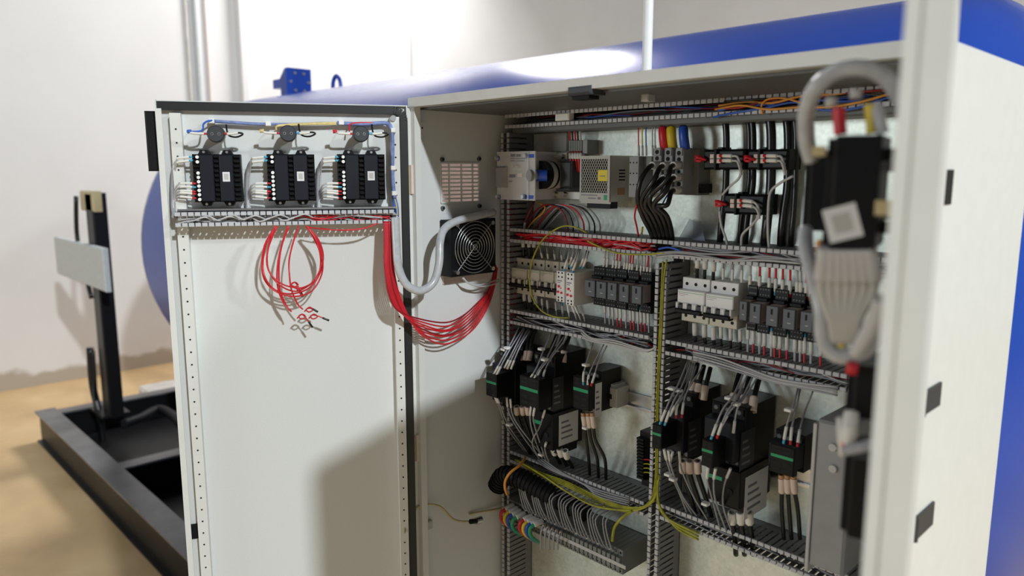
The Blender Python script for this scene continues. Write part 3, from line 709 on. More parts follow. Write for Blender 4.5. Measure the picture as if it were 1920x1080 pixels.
# ------------------------------------------------------------------ back plate: ducts
def Wc(px, py, y=.25): return CAB.w(px, py, y)
DY, PY = .25, .33
def zc(px, py, y=DY): return CAB.pix(px, py, y).z
zt1, zt0 = zc(1096, 204), zc(1100, 232)
zm1, zm0 = zc(1200, 447), zc(1225, 480)
zl1, zl0 = zc(1061, 600), zc(1088, 634)
zr1, zr0 = zc(1378, 662), zc(1383, 693)
zb1, zb0 = zc(1079, 892), zc(1022, 893)
zq1 = zc(1333, 981); zq0 = zq1 - .032
XM0, XM1 = .447, .472
duct(CAB, 'grey wire duct along the very top of the back plate', 'x', .02, .98, zt0, zt1, DY, PY)
duct(CAB, 'grey wire duct filled with red wires across the whole back plate', 'x', .036, .975, zm0, zm1, DY, PY)
duct(CAB, 'grey wire duct below the cream breakers', 'x', .036, XM0 - .002, zl0, zl1, DY, PY)
duct(CAB, 'grey wire duct below the white breakers', 'x', XM1 + .002, .975, zr0, zr1, DY, PY)
duct(CAB, 'grey wire duct above the row of grey terminals at bottom left', 'x', .036, XM0 - .002, zb0, zb1, DY, PY)
duct(CAB, 'grey wire duct at the bottom right below the contactors', 'x', XM1 + .002, .975, zq0, zq1, DY, PY)
duct(CAB, 'upright grey wire duct beside the left side panel', 'z', .62, zc(938, 240), .008, .034, DY, PY)
duct(CAB, 'upright grey wire duct in the middle of the back plate', 'z', .62, zm0 - .004, XM0, XM1, DY, PY)

def fill(label, group, x0, x1, z0, z1, n, mats, r=.0016, ylo=.256, yhi=.29):
    for i in range(n):
        m = mats[i % len(mats)]; a = x0 + random.uniform(0, .12) * (x1 - x0); b = x1 - random.uniform(0, .12) * (x1 - x0)
        zz = random.uniform(z0 + .004, z1 - .004); yy = random.uniform(ylo, yhi); k = 7
        pts = [Vector((a + (b - a) * j / k, yy + random.uniform(-.006, .006), min(z1 - .003, max(z0 + .003, zz + random.uniform(-.009, .009))))) for j in range(k + 1)]
        c = {'grey_wire': 'grey', 'light_wire': 'pale grey', 'red_wire': 'red', 'dark_red': 'dark red', 'blue_wire': 'blue', 'black_wire': 'black', 'yellow': 'yellow', 'orange': 'orange', 'earth': 'green-yellow'}[m]
        wire(pts, m, r, label % c, group + ', ' + c, k=4)
fill('%s wire lying in the top wire duct', 'wires in the top duct', .04, .95, zt0, zt1, 10, ['black_wire', 'dark_red', 'blue_wire', 'black_wire', 'grey_wire'])
fill('%s wire in the middle duct, left half', 'wires in the middle duct left half', .04, .44, zm0, zm1, 21, ['red_wire', 'red_wire', 'red_wire', 'red_wire', 'red_wire', 'red_wire', 'light_wire'], .002, .250, .275)
fill('%s wire in the middle duct, right half', 'wires in the middle duct right half', .44, .95, zm0, zm1, 14, ['grey_wire', 'light_wire', 'dark_red', 'grey_wire', 'black_wire'])
fill('%s wire in the duct below the cream breakers', 'wires in the duct below the cream breakers', .04, .445, zl0, zl1, 14, ['grey_wire', 'light_wire', 'grey_wire', 'black_wire'])
fill('%s wire at the right end of the duct below the cream breakers', 'wires at the right end of the duct below the cream breakers', .30, .445, zl0, zl1, 6, ['red_wire', 'light_wire', 'light_wire'])
fill('%s wire in the duct below the white breakers', 'wires in the duct below the white breakers', .475, .95, zr0, zr1, 14, ['grey_wire', 'light_wire', 'grey_wire', 'grey_wire', 'dark_red'])
fill('%s wire in the bottom left duct', 'wires in the bottom left duct', .04, .44, zb0, zb1, 8, ['grey_wire', 'grey_wire', 'black_wire'])
fill('%s wire in the bottom right duct', 'wires in the bottom right duct', .48, .95, zq0, zq1, 6, ['grey_wire', 'black_wire'])
for i in range(6):
    wire([Vector((random.uniform(.012, .030), .262 + random.uniform(0, .02), z)) for z in (1.60, 1.5, 1.4, 1.3, 1.2, 1.1)], 'dark_red' if i % 3 else 'red_wire', .0016, 'dark red wire inside the upright duct by the side panel', 'red wires in the left upright duct')
for i in range(5):
    wire([Vector((random.uniform(.451, .468), .262 + random.uniform(0, .02), z)) for z in (1.48, 1.35, 1.2, 1.05, .9, .75)], 'grey_wire', .0015, 'grey wire inside the upright duct in the middle', 'grey wires in the middle upright duct')
for px, py, q, y in ((1238, 500, (1243, 490), .246), (1241, 495, (1250, 487), .247)):
    wire([Wc(*q, y), Wc(px + 3, 530, y), Wc(px, 600, y), Wc(px - 4, 680, y), Wc(px - 7, 760, y), Wc(px - 8, 850, y), Wc(px - 10, 905, y), Wc(px - 20, 940, y), Wc(px - 50, 957, y), Wc(px - 85, 956, y), Wc(px - 150, 934, y)], 'earth', .0017,
         'green-yellow earth wire running down the middle upright duct', 'earth wires in the middle upright duct')

# din rails
def rail(px0, px1, pxz, pyz, label, h=.035):
    x0 = CAB.pix(px0, pyz, PY).x; x1 = CAB.pix(px1, pyz, PY).x; z = CAB.pix(pxz, pyz, PY).z
    t = Thing('din_rail', label, 'rail', CAB, ((x0 + x1) / 2, PY, z))
    t.part('web', MB().box(x0, x1, PY - .0015, PY - .0002, z - h * .4, z + h * .4, 'metal'))
    for s1 in (1, -1): t.part('flange', MB().box(x0, x1, PY - .0075, PY - .0015, z + s1 * h * .38, z + s1 * h * .40, 'metal').box(x0, x1, PY - .0085, PY - .0072, z + s1 * h * .36, z + s1 * h * .5, 'metal'))
rail(985, 1226, 1185, 748, 'bright metal rail carrying the left contactors')
rail(985, 1226, 1100, 530, 'metal rail carrying the cream breakers and relays')
rail(1275, 1570, 1400, 580, 'metal rail carrying the white breakers and relays')
rail(1275, 1570, 1400, 860, 'metal rail carrying the right contactors')

# ------------------------------------------------------------------ breakers and relays
def breaker(px, py, widthpx, poles, col, low, label, group):
    yt = .276; p = CAB.pix(px, py, yt); x0 = p.x; x1 = CAB.pix(px + widthpx, py, yt).x; z1 = p.z; H = .085; z0 = z1 - H; W = x1 - x0
    t = Thing('circuit_breaker', label, 'circuit breaker', CAB, (x0 + W / 2, PY - .0085, z0), group)
    t.part('body', MB().box(x0, x1, yt, PY - .0085, z0 + .026, z1, col, .001).box(x0, x1, yt, PY - .0085, z0, z0 + .026, low, .001))
    fz1 = z1 - .022; fz0 = z1 - .060
    fp = t.part('face_plate', MB().box(x0, x1, yt - .017, yt, fz0 + .012, fz1, col, .0015).box(x0, x1, yt - .010, yt, fz0, fz0 + .012, col))
    t.part('print', MB().box(x0 + .002, x1 - .002, yt - .0173, yt - .0168, fz1 - .005, fz1 - .0043, 'green').box(x0 + .003, x0 + W * .4, yt - .0173, yt - .0168, fz1 - .008, fz1 - .0072, 'grey_plastic').box(x0 + .003, x0 + W * .3, yt - .0173, yt - .0168, fz1 - .011, fz1 - .0104, 'grey_plastic'), fp)
    for i in range(poles):
        xc = x0 + W * (i + .5) / poles; w = W / poles
        t.part('terminal', MB().cyl((xc, yt - .0004, z1 - .012), (xc, yt + .001, z1 - .012), .0033, 'hole', 10))
        t.part('terminal', MB().cyl((xc, yt - .0004, z0 + .011), (xc, yt + .001, z0 + .011), .0033, 'hole', 10))
        t.part('toggle_housing', MB().box(xc - w * .5, xc - w * .22, yt - .023, yt - .010, fz0 - .002, fz0 + .014, col, .002).box(xc + w * .32, xc + w * .5, yt - .023, yt - .010, fz0 - .002, fz0 + .014, col, .002))
        t.part('toggle', MB().box(xc - w * .2, xc + w * .3, yt - .022, yt - .009, fz0 + .002, fz0 + .011, 'charcoal', .001))
    t.part('toggle_bar', MB().box(x0 + .001, x1 - .001, yt - .027, yt - .012, fz0 - .006, fz0 + .003, 'black', .002))
    return t
breaker(963, 482, 33.5, 3, 'cream', 'cream', 'cream three-pole breaker at the left end of its row', 'cream breakers')
breaker(998.5, 485.5, 22.5, 2, 'cream', 'cream', 'cream two-pole breaker, second from the left end', 'cream breakers')
breaker(1022.5, 488, 25, 2, 'cream', 'cream', 'cream two-pole breaker, third from the left end', 'cream breakers')
breaker(1049, 491, 24, 2, 'cream', 'cream', 'cream breaker half hidden behind the red-lit relays', 'cream breakers')
breaker(1280.5, 519, 51, 3, 'white_plastic', 'cream', 'white three-pole breaker beside the middle upright duct', 'white breakers')
breaker(1333.5, 526, 52, 3, 'white_plastic', 'cream', 'white three-pole breaker next to the black relay row', 'white breakers')

def monitor(px0, px1, py0, py1, yf, label):
    t = Thing('monitoring_relay', label, 'relay', CAB, CAB.pix((px0 + px1) / 2, py1, yf), 'white relays with red lights')
    m = MB().pbox(CAB, px0, py0, px1, py1, yf, PY - .008, 'white_plastic', .001); t.part('housing', m)
    x0 = CAB.pix(px0, 530, yf).x; x1 = CAB.pix(px1, 530, yf).x; z1 = CAB.pix((px0 + px1) / 2, py0, yf).z; z0 = CAB.pix((px0 + px1) / 2, py1, yf).z; H = z1 - z0; W = x1 - x0
    for fx in (.3, .72):
        for fz in (.06, .19, .86, .95): t.part('terminal', MB().cyl((x0 + W * fx, yf - .0004, z1 - H * fz), (x0 + W * fx, yf + .001, z1 - H * fz), .0022, 'hole', 8))
    for fx, fz, rr in ((.35, .50, .003), (.25, .68, .0028), (.68, .70, .0028), (.6, .55, .0012)):
        t.part('red_button', MB().cyl((x0 + W * fx, yf - .002, z1 - H * fz), (x0 + W * fx, yf, z1 - H * fz), rr, 'lamp_red', 10))
    t.part('print', MB().box(x0 + W * .15, x0 + W * .7, yf - .0005, yf, z1 - H * .33, z1 - H * .30, 'print').box(x0 + W * .15, x0 + W * .5, yf - .0005, yf, z1 - H * .385, z1 - H * .365, 'print'))
monitor(1043, 1058, 508, 566, .245, 'narrow white relay with red buttons, next to the cream breakers')
monitor(1061, 1076, 511, 573, .240, 'narrow white relay with red buttons, next to the plug-in relays')

def relay(px0, px1, py0, py1, yf, label, group):
    x0 = CAB.pix(px0, (py0 + py1) / 2, yf).x; x1 = CAB.pix(px1, (py0 + py1) / 2, yf).x; xm = (px0 + px1) / 2
    z1 = CAB.pix(xm, py0, yf).z; z0 = CAB.pix(xm, py1, yf).z; H = z1 - z0; W = x1 - x0
    t = Thing('plug_in_relay', label, 'relay', CAB, ((x0 + x1) / 2, PY - .008, z0 - .024), group)
    s = MB().box(x0 - .002, x1 + .002, yf + .032, PY - .008, z0 - .024, z1 + .026, 'black', .001)
    for k in range(4):
        xx = x0 + W * (k + .5) / 4
        for zz in (z1 + .012, z1 + .022, z0 - .010, z0 - .019): s.cyl((xx, yf + .0318, zz), (xx, yf + .033, zz), .0016, 'grey_steel', 6)
    s.box(x0, x1, yf + .022, yf + .034, z1 + .002, z1 + .008, 'black', .001); s.box(x0, x1, yf + .022, yf + .034, z0 - .008, z0 - .002, 'black', .001)
    t.part('socket', s)
    b = t.part('relay_case', MB().box(x0, x1, yf + .006, yf + .04, z0, z1, 'clear_relay', .001))
    t.part('coil', MB().box(x0 + .004, x1 - .004, yf + .010, yf + .034, z0 + .004, z1 - .006, 'black_soft').cyl((x0 + .006, yf + .02, z0 + H * .4), (x1 - .005, yf + .02, z0 + H * .4), .006, 'copper_tan', 10), b)
    t.part('cover', MB().box(x0, x1, yf, yf + .006, z0 - .001, z1 + .001, 'slate', .001), label='dark grey front cover')
    t.part('top_label', MB().box(x0 + .001, x1 - .001, yf + .008, yf + .038, z1, z1 + .0006, 'rosy_label'), b)
    t.part('flag_window', MB().box(x0 + W * .40, x0 + W * .56, yf - .0004, yf + .001, z1 - H * .42, z1 - H * .12, 'hole'))
    t.part('print', MB().box(x0 + W * .42, x0 + W * .68, yf - .0003, yf + .001, z0 + H * .28, z0 + H * .32, 'light_grey_plastic'))
for i, (a, b, c, d) in enumerate(((1096, 1115, 526, 555), (1117.5, 1136, 529, 558.5), (1138.5, 1155.5, 531, 562), (1160.5, 1178, 534, 565.5), (1184, 1202, 537, 569))):
    relay(a, b, c, d, .245, ('plug-in relay mostly behind the white relays', 'dark plug-in relay, first of the four clear-sided ones at left', 'dark plug-in relay, second of the four clear-sided ones at left', 'dark plug-in relay, third of the four clear-sided ones at left', 'dark plug-in relay beside the middle upright duct')[i], 'plug-in relays left of the middle duct')
for i, (a, b, c, d) in enumerate(((1386, 1400, 566, 600), (1405, 1425, 570, 605), (1436, 1458, 575, 611), (1467, 1490, 581, 617), (1500, 1523, 586, 622))):
    relay(a, b, c, d, .245, ('plug-in relay touching the white breakers', 'plug-in relay second from the white breakers', 'plug-in relay in the middle of the right relay row', 'plug-in relay second from the right end of its row', 'plug-in relay at the right end, next to the hanging cables')[i], 'plug-in relays right of the white breakers')

# short marked wires above and below breakers and relays
def drops(lst, label, group, r=.0017, **kw):
    for (xa, ya, xb, yb, m, fe, sl, y) in lst:
        yr = DY + .008
        wire([Wc(xa, ya, .275), Wc(xa + (xb - xa) * .3, ya + (yb - ya) * .35, y - .004), Wc(xb, yb, y)], m, r, label, group, end=(fe, sl, kw.get('slv', 'sleeve')), k=4)
drops([(1012, 462, 1017, 484, 'grey_wire', None, .014, .285), (1025, 465, 1028, 486, 'grey_wire', None, .014, .285), (1038, 468, 1041, 487, 'grey_wire', None, .014, .285), (1052, 471, 1054, 489, 'grey_wire', None, .014, .285)],
      'grey wire with a white sleeve entering the cream breakers from above', 'wires above the cream breakers')
for a in (981, 992, 1001):
    wire([Wc(a, 452, .28), Wc(a, 462, .278), Wc(a + 1, 484, .284)], 'black_wire', .003, 'thick black wire with a white sleeve above the first cream breaker', 'thick wires above the cream breakers', start=(None, .014), k=3)
for a, b in ((983, 557), (993, 559), (1004, 562)):
    wire([Wc(a + 1, b - 8, .283), Wc(a, b, .28), Wc(a + 4, b + 24, .28)], 'black_wire', .003, 'thick black wire with a white sleeve below the first cream breaker', 'thick wires below the cream breakers', start=(None, .020), k=3)
drops([(1028, 594, 1026, 563, 'grey_wire', None, .02, .283), (1044, 598, 1042, 566, 'grey_wire', None, .02, .283), (1056, 600, 1054, 568, 'grey_wire', 'ferrule_blue', .018, .283), (1018, 590, 1016, 560, 'grey_wire', None, .016, .283)],
      'grey wire with a white sleeve leaving the cream breakers below', 'wires below the cream breakers')
drops([(1070, 462, 1057, 508, 'light_wire', 'ferrule_blue', .024, .243), (1078, 464, 1066, 500, 'light_wire', 'ferrule_blue', .02, .25), (1085, 466, 1070, 503, 'light_wire', 'ferrule_blue', .02, .25), (1088, 468, 1073, 511, 'light_wire', 'ferrule_blue', .024, .24), (1100, 470, 1086, 503, 'light_wire', 'ferrule_blue', .022, .25), (1104, 472, 1092, 503, 'light_wire', 'ferrule_blue', .022, .25)],
      'pale wire with white sleeve and blue ferrule above the white relays', 'wires above the white relays')
drops([(1068, 600, 1064, 570, 'light_wire', None, .02, .25), (1082, 602, 1072, 572, 'light_wire', None, .02, .25), (1090, 604, 1078, 574, 'light_wire', None, .02, .25), (1098, 606, 1088, 575, 'light_wire', None, .022, .26)],
      'pale wire with white sleeve below the white relays', 'wires below the white relays')
L = []
for a, m, fe in ((1133, 'light_wire', 'ferrule_blue'), (1139, 'light_wire', 'ferrule_blue'), (1150, 'light_wire', 'red'), (1156, 'red_wire', 'ferrule_blue'), (1162, 'red_wire', 'red'), (1171, 'light_wire', 'red'), (1176, 'light_wire', 'red'), (1181, 'red_wire', 'ferrule_blue'), (1186, 'red_wire', 'red'), (1195, 'light_wire', 'ferrule_blue'), (1202, 'light_wire', 'red'), (1208, 'light_wire', 'red'), (1214, 'red_wire', 'red'), (1220, 'light_wire', 'ferrule_blue')):
    k = (a - 1133) / 87; L.append((a + 2, 472 + 9 * k, a - 2, 506 + 20 * k, m, fe, .021, .283))
drops(L, 'thin wire with white sleeve and ferrule entering the left plug-in relays', 'wires above the left plug-in relays')
L = []
for a, m, fe in ((1133, 'light_wire', None), (1141, 'light_wire', 'ferrule_blue'), (1148, 'light_wire', 'ferrule_blue'), (1156, 'red_wire', 'ferrule_blue'), (1163, 'red_wire', 'red'), (1172, 'light_wire', 'ferrule_blue'), (1181, 'red_wire', 'ferrule_blue'), (1187, 'red_wire', 'ferrule_blue'), (1195, 'light_wire', 'red'), (1201, 'red_wire', 'ferrule_blue'), (1208, 'red_wire', 'red'), (1215, 'light_wire', 'red')):
    k = (a - 1133) / 87; L.append((a + 2, 607 + 22 * k, a, 563 + 15 * k, m, fe, .026, .283))
drops(L, 'thin wire with white sleeve leaving the left plug-in relays below', 'wires below the left plug-in relays', r=.0019)
for a, b in ((1308, 489), (1322, 491), (1338, 495)):
    wire([Wc(a + 1, b - 6, .275), Wc(a, b + 6, .272), Wc(a - 1, b + 36, .285)], 'black_wire', .0032, 'thick black wire with a white sleeve above the first white breaker', 'thick wires above the white breakers', start=(None, .02), k=3)
drops([(1356, 492, 1356, 524, 'grey_wire', None, .022, .28), (1374, 495, 1373, 526, 'grey_wire', None, .022, .28), (1391, 498, 1391, 529, 'grey_wire', None, .024, .28)], 'grey wire with a white sleeve entering the second white breaker', 'wires above the second white breaker')
for a, b in ((1303, 610), (1321, 613), (1338, 617)):
    wire([Wc(a, b - 4, .283), Wc(a, b + 12, .28), Wc(a + 2, b + 34, .28)], 'black_wire', .0033, 'thick black wire with a white sleeve below the first white breaker', 'thick wires below the white breakers', start=(None, .024), k=3)
for a, b in ((1352, 617), (1370, 620), (1388, 622)):
    wire([Wc(a, b - 4, .283), Wc(a, b + 12, .28), Wc(a + 1, b + 36, .28)], 'black_wire', .0024, 'black wire with a white sleeve below the second white breaker', 'wires below the second white breaker', start=(None, .022), k=3)
L = []
for a, m, fe in ((1407, 'light_wire', 'ferrule_blue'), (1425, 'red_wire', 'ferrule_blue'), (1443, 'red_wire', 'red'), (1455, 'red_wire', 'ferrule_blue'), (1468, 'red_wire', 'red'), (1482, 'red_wire', 'red'), (1495, 'light_wire', 'red'), (1502, 'light_wire', 'red'), (1512, 'red_wire', 'red'), (1520, 'light_wire', 'red')):
    k = (a - 1407) / 113; L.append((a, 498 + 12 * k, a - 1, 546 + 18 * k, m, fe, .024, .283))
drops(L, 'thin wire with white sleeve and ferrule entering the right plug-in relays', 'wires above the right plug-in relays', r=.0021)
L = []
for a, m, fe in ((1402, 'light_wire', None), (1412, 'red_wire', 'ferrule_blue'), (1424, 'light_wire', 'red'), (1433, 'red_wire', 'red'), (1446, 'light_wire', 'ferrule_blue'), (1452, 'red_wire', 'red'), (1462, 'red_wire', 'ferrule_blue'), (1475, 'red_wire', 'ferrule_blue'), (1490, 'light_wire', 'ferrule_blue'), (1500, 'light_wire', 'red'), (1508, 'red_wire', 'ferrule_blue'), (1520, 'light_wire', 'red'), (1538, 'red_wire', 'red')):
    k = (a - 1402) / 136; L.append((a, 664 + 26 * k, a + 1, 607 + 22 * k, m, fe, .028, .283))
drops(L, 'thin wire with white sleeve leaving the right plug-in relays below', 'wires below the right plug-in relays', r=.0023)

# long loose wires across the front
wire([Wc(1100, 436, .25), Wc(1075, 425, .243), Wc(1050, 426, .24), Wc(1020, 447, .235), Wc(1001, 480, .23), Wc(993, 520, .228), Wc(998, 556, .23), Wc(1015, 582, .235), Wc(1040, 594, .24), Wc(1066, 596, .246)], 'earth', .0019, 'yellow-green wire looping across the front of the cream breakers', None)
wire([Wc(1102, 452, .246), Wc(1125, 463, .244), Wc(1160, 475, .244), Wc(1210, 477, .244), Wc(1245, 474, .246)], 'earth', .002, 'yellow-green wire draped over the middle duct edge', None)
for j, (y0, mm) in enumerate(((478, 'grey_wire'), (482, 'light_wire'), (474, 'grey_wire'))):
    wire([Wc(1232, y0, .247), Wc(1270, y0 - 4 + j, .244), Wc(1320, y0 + 2, .243), Wc(1370, y0 + 10 - 3 * j, .244), Wc(1430, y0 + 2 + 4 * j, .245), Wc(1500, y0 + 12, .246)], mm, .002, 'grey wire lying over the front of the right middle duct', 'loose wires over the right middle duct')
wire([Wc(1235, 467, .246), Wc(1252, 464, .243), Wc(1270, 468, .243), Wc(1278, 472, .246)], 'blue_wire', .002, 'short blue wire crossing the middle duct', None)
for j in range(4):
    wire([Wc(1300, 660 + 4 * j, .25), Wc(1350, 672 + 5 * j, .245), Wc(1400, 690 + 4 * j, .243), Wc(1450, 708 + 3 * j, .243), Wc(1500, 718 + 3 * j, .244), Wc(1570, 726 + 5 * j, .246)], 'grey_wire' if j % 2 else 'light_wire', .0019, 'grey wire spilling over the duct below the white breakers', 'wires spilling over the right lower duct')
for j in range(3):
    wire([Wc(1090, 618 + 6 * j, .25), Wc(1110, 634 + 3 * j, .244), Wc(1150, 638 + 4 * j, .243), Wc(1190, 650 + 3 * j, .244), Wc(1215, 656 + j, .246), Wc(1232, 650, .25)], 'light_wire', .0019, 'pale wire spilling over the duct below the cream breakers', 'wires spilling over the left lower duct')
for j in range(7):                            # grey and red curls below the transformer
    a = 995 + 9 * j
    wire([Wc(985 + 5 * j, 432 + j, .29), Wc(a + 6, 400 - j, .275), Wc(a + 28, 384, .27), Wc(a + 55, 392, .27), Wc(a + 68 + j, 415, .272), Wc(a + 70 + j, 438, .285)], ('dark_red', 'black_wire', 'grey_wire', 'red_wire', 'grey_wire', 'black_wire', 'grey_wire')[j], .0018, ('dark red wire curling below the transformer, first curl', 'black wire curling below the transformer, second curl', 'grey wire curling below the power supply, third curl', 'bright red wire curling below the transformer', 'grey wire curling below the power supply, fifth curl', 'black wire curling below the power supply, sixth curl', 'outermost grey wire curling below the power supply')[j], None)
wire([Wc(988, 430, .28), Wc(1003, 412, .27), Wc(1017, 400, .268), Wc(1022, 388, .27), Wc(1010, 380, .28)], 'orange', .0022, 'orange-brown wire curling up to the transformer', None)
wire([Wc(983, 432, .275), Wc(985, 415, .268), Wc(997, 390, .27), Wc(1002, 378, .28)], 'dark_red', .0018, 'dark red wire with a long white marker by the transformer', None, start=(None, .022))

# ------------------------------------------------------------------ upper row of the back plate
# control transformer behind a clear guard
t = Thing('control_transformer', 'transformer with a clear printed guard and a blue knob', 'transformer', CAB, CAB.pix(975, 375, .28))
yg = .205
m = MB().pbox(CAB, 932, 284, 1003, 375, yg, yg + .003, 'acrylic'); gd = t.part('clear_guard', m, label='clear acrylic guard plate')
pr = MB()
for (a, b, c, d, mm) in ((957, 289, 966, 294, 'print'), (968, 289, 976, 294, 'print'), (957, 296.5, 984, 298, 'print'), (957, 301, 965, 302.5, 'print'), (967, 301, 983, 302.5, 'print'), (984, 289, 1001, 296, 'blue'), (984, 366, 1000, 373, 'blue'), (955, 327, 966, 333, 'print'), (970, 325, 979, 332, 'blush'), (954, 339, 960, 341, 'print')): pr.pbox(CAB, a, b, c, d, yg - .0004, yg, mm)
c0 = CAB.pix(967, 316, yg - .0006)
for r in (.010, .007): pr.tube([c0 + Vector((r * 1.15 * math.cos(rad(g)), 0, r * math.sin(rad(g)))) for g in range(10, 175, 20)], .0008, 'blush', 4, 2)
t.part('print', pr, gd)
t.part('side_plate', MB().pbox(CAB, 988, 284, 991, 375, yg - .002, .29, 'acrylic'))
for a, b in ((934, 297), (988, 292), (936, 369), (984, 369)):
    q = CAB.pix(a, b, yg)
    t.part('standoff', MB().cyl((q.x, yg - .001, q.z), (q.x, PY, q.z), .0055, 'blue', 10))
    t.part('screw', MB().cyl((q.x, yg - .009, q.z), (q.x, yg - .001, q.z), .0042, 'metal', 10))
q = CAB.pix(994, 329, yg + .0)
t.part('knob', MB().cyl((q.x, yg - .004, q.z), (q.x + .004, yg + .01, q.z), .0125, 'grey_plastic', 16).cyl(CAB.pix(998, 329, .215), CAB.pix(1027, 329, .235), .0125, 'blue', 14), label='blue knob')
t.part('grey_cover', MB().pbox(CAB, 928, 312, 949, 352, yg - .004, yg + .05, 'grey_plastic', .003))
a0 = CAB.pix(1004, 328, .25)
R = .030
m = MB()
for y0, y1, mm in ((.235, .248, 'black'), (.248, .262, 'light_grey_plastic'), (.262, .268, 'black'), (.268, .292, 'light_grey_plastic'), (.292, .305, 'black'), (.305, .33, 'charcoal')): m.cyl((a0.x + .028, y0, a0.z), (a0.x + .028, y1, a0.z), R if mm != 'black' else R * 1.02, mm, 28)
t.part('winding', m)
ft = t.part('mounting_foot', MB().pbox(CAB, 1005, 286, 1062, 300, .29, .33, 'psu_metal', .002)); t.part('mounting_foot', MB().pbox(CAB, 1005, 358, 1088, 374, .29, .33, 'psu_metal', .002))
for a, b in ((1040, 293), (1056, 293), (1043, 364), (1060, 364)):
    q = CAB.pix(a, b, .289); t.part('bolt', MB().cyl((q.x, .280, q.z), (q.x, .29, q.z), .0055, 'metal', 6), ft)
m = MB().pbox(CAB, 1048, 302, 1071, 352, .27, .33, 'charcoal', .004); t.part('core', m)

# small terminal block with red marker wires
t = Thing('terminal_block', 'small grey terminal block with red wires above the transformer', 'terminal block', CAB, CAB.pix(1080, 285, .3))
for j in range(6): t.part('terminal', MB().pbox(CAB, 1066 + 4.2 * j, 262 + .3 * j, 1070 + 4.2 * j, 286, .295, PY, 'terminal_grey', .0008))
t.part('end_bracket', MB().pbox(CAB, 1092, 262, 1101, 288, .292, PY, 'grey_plastic', .001))
for j in range(5):
    a = 1068 + 5 * j
    wire([Wc(a - 2, 236, .29), Wc(a, 250, .29), Wc(a + 1, 263, .295)], ('red_wire', 'black_wire', 'red_wire', 'black_wire', 'light_wire')[j], .0019, ('red wire above the small terminal block, at its left end', 'black wire above the small terminal block, beside the first red', 'second red wire above the small terminal block', 'second black wire above the small terminal block', 'pale wire above the small terminal block, at its right end')[j], None, k=3)
    wire([Wc(a + 1, 286, .295), Wc(a + 2, 296, .285), Wc(a + 3, 322, .29)], 'red_wire', .0028, 'red wire with a white marker below the small terminal block', 'red wires below the small terminal block', start=('red', .014), k=3)
m = MB().pbox(CAB, 1011, 244, 1062, 284, .322, PY, 'light_grey_plastic'); single('blank_plate', 'plain grey plate behind the transformer top', 'plate', m)

# power supply
t = Thing('power_supply', 'metal mesh-fronted power supply with a yellow label', 'power supply', CAB, CAB.pix(1110, 385, .26))
yf = .255
x0 = CAB.pix(1087, 340, yf).x; x1 = CAB.pix(1143, 340, yf).x; z1 = CAB.pix(1115, 292, yf).z; z0 = CAB.pix(1115, 378, yf).z; W = x1 - x0; H = z1 - z0
t.part('case', MB().box(x0, x1, yf + .004, PY, z0, z1, 'psu_metal'))
t.part('dark_interior', MB().box(x0 + W * .05, x1 - W * .05, yf + .003, yf + .0042, z0 + H * .2, z1 - H * .08, 'hole'))
m = MB().box(x0, x1, yf, yf + .003, z1 - H * .07, z1, 'light_grey_plastic'); m.box(x0, x1, yf, yf + .003, z0, z0 + H * .19, 'light_grey_plastic'); m.box(x0, x0 + W * .05, yf, yf + .003, z0 + H * .19, z1 - H * .07, 'light_grey_plastic'); m.box(x1 - W * .07, x1, yf, yf + .003, z0 + H * .19, z1 - H * .07, 'light_grey_plastic')
t.part('front_frame', m)
m = MB(); zz0 = z0 + H * .19; zz1 = z1 - H * .07; xa = x0 + W * .05; xb = x1 - W * .07
for i in range(-9, 10):
    for s1 in (1, -1):
        c = (xa + xb) / 2 + i * .0062; dz = zz1 - zz0
        # clip the slanted strand to the opening
        P0 = [c - s1 * dz * .28, zz0]; P1 = [c + s1 * dz * .28, zz1]
        def clip(p, q):
            for lim, sg in ((xa, 1), (xb, -1)):
                if (p[0] - lim) * sg < 0:
                    if (q[0] - lim) * sg <= 0: return None
                    f = (lim - p[0]) / (q[0] - p[0]); p = [lim, p[1] + (q[1] - p[1]) * f]
            return p
        A = clip(P0, P1); B = clip(P1, P0)
        if A and B: m.cyl((A[0], yf + .0015, A[1]), (B[0], yf + .0015, B[1]), .00075, 'light_grey_plastic', 4)
t.part('mesh_grille', m)
t.part('warning_label', MB().box(x0 + W * .62, x0 + W * .93, yf - .0006, yf, z0 + H * .45, z0 + H * .69, 'yellow_label').box(x0 + W * .68, x0 + W * .86, yf - .0008, yf - .0005, z0 + H * .55, z0 + H * .57, 'print'), label='yellow warning label')
t.part('print', MB().box(x0 + W * .05, x0 + W * .6, yf - .0004, yf, z0 + H * .13, z0 + H * .15, 'print').box(x0 + W * .3, x0 + W * .55, yf - .0004, yf, z0 + H * .06, z0 + H * .085, 'print').box(x0 + W * .62, x0 + W * .72, yf - .0004, yf, z0 + H * .05, z0 + H * .10, 'print').box(x0 + W * .82, x0 + W * .93, yf - .0004, yf, z0 + H * .04, z0 + H * .15, 'green'))
t.part('terminal_cover', MB().box(x0 + W * .2, x1 - .002, yf + .006, yf + .03, z0 - .014, z0, 'black').box(x0, x1, yf + .004, yf + .006, z0 - .004, z0, 'light_grey_plastic'))
m = MB()
for j in range(4): m.box(x1, x1 + .0005, yf + .03, yf + .05, z0 + H * (.46 + .07 * j), z0 + H * (.49 + .07 * j), 'hole')
m.box(x1, x1 + .0006, yf + .02, yf + .055, z0 + H * .12, z0 + H * .34, 'psu_metal'); m.box(x1 + .0006, x1 + .0009, yf + .025, yf + .05, z0 + H * .15, z0 + H * .3, 'copper_tan')
t.part('side_slots', m)
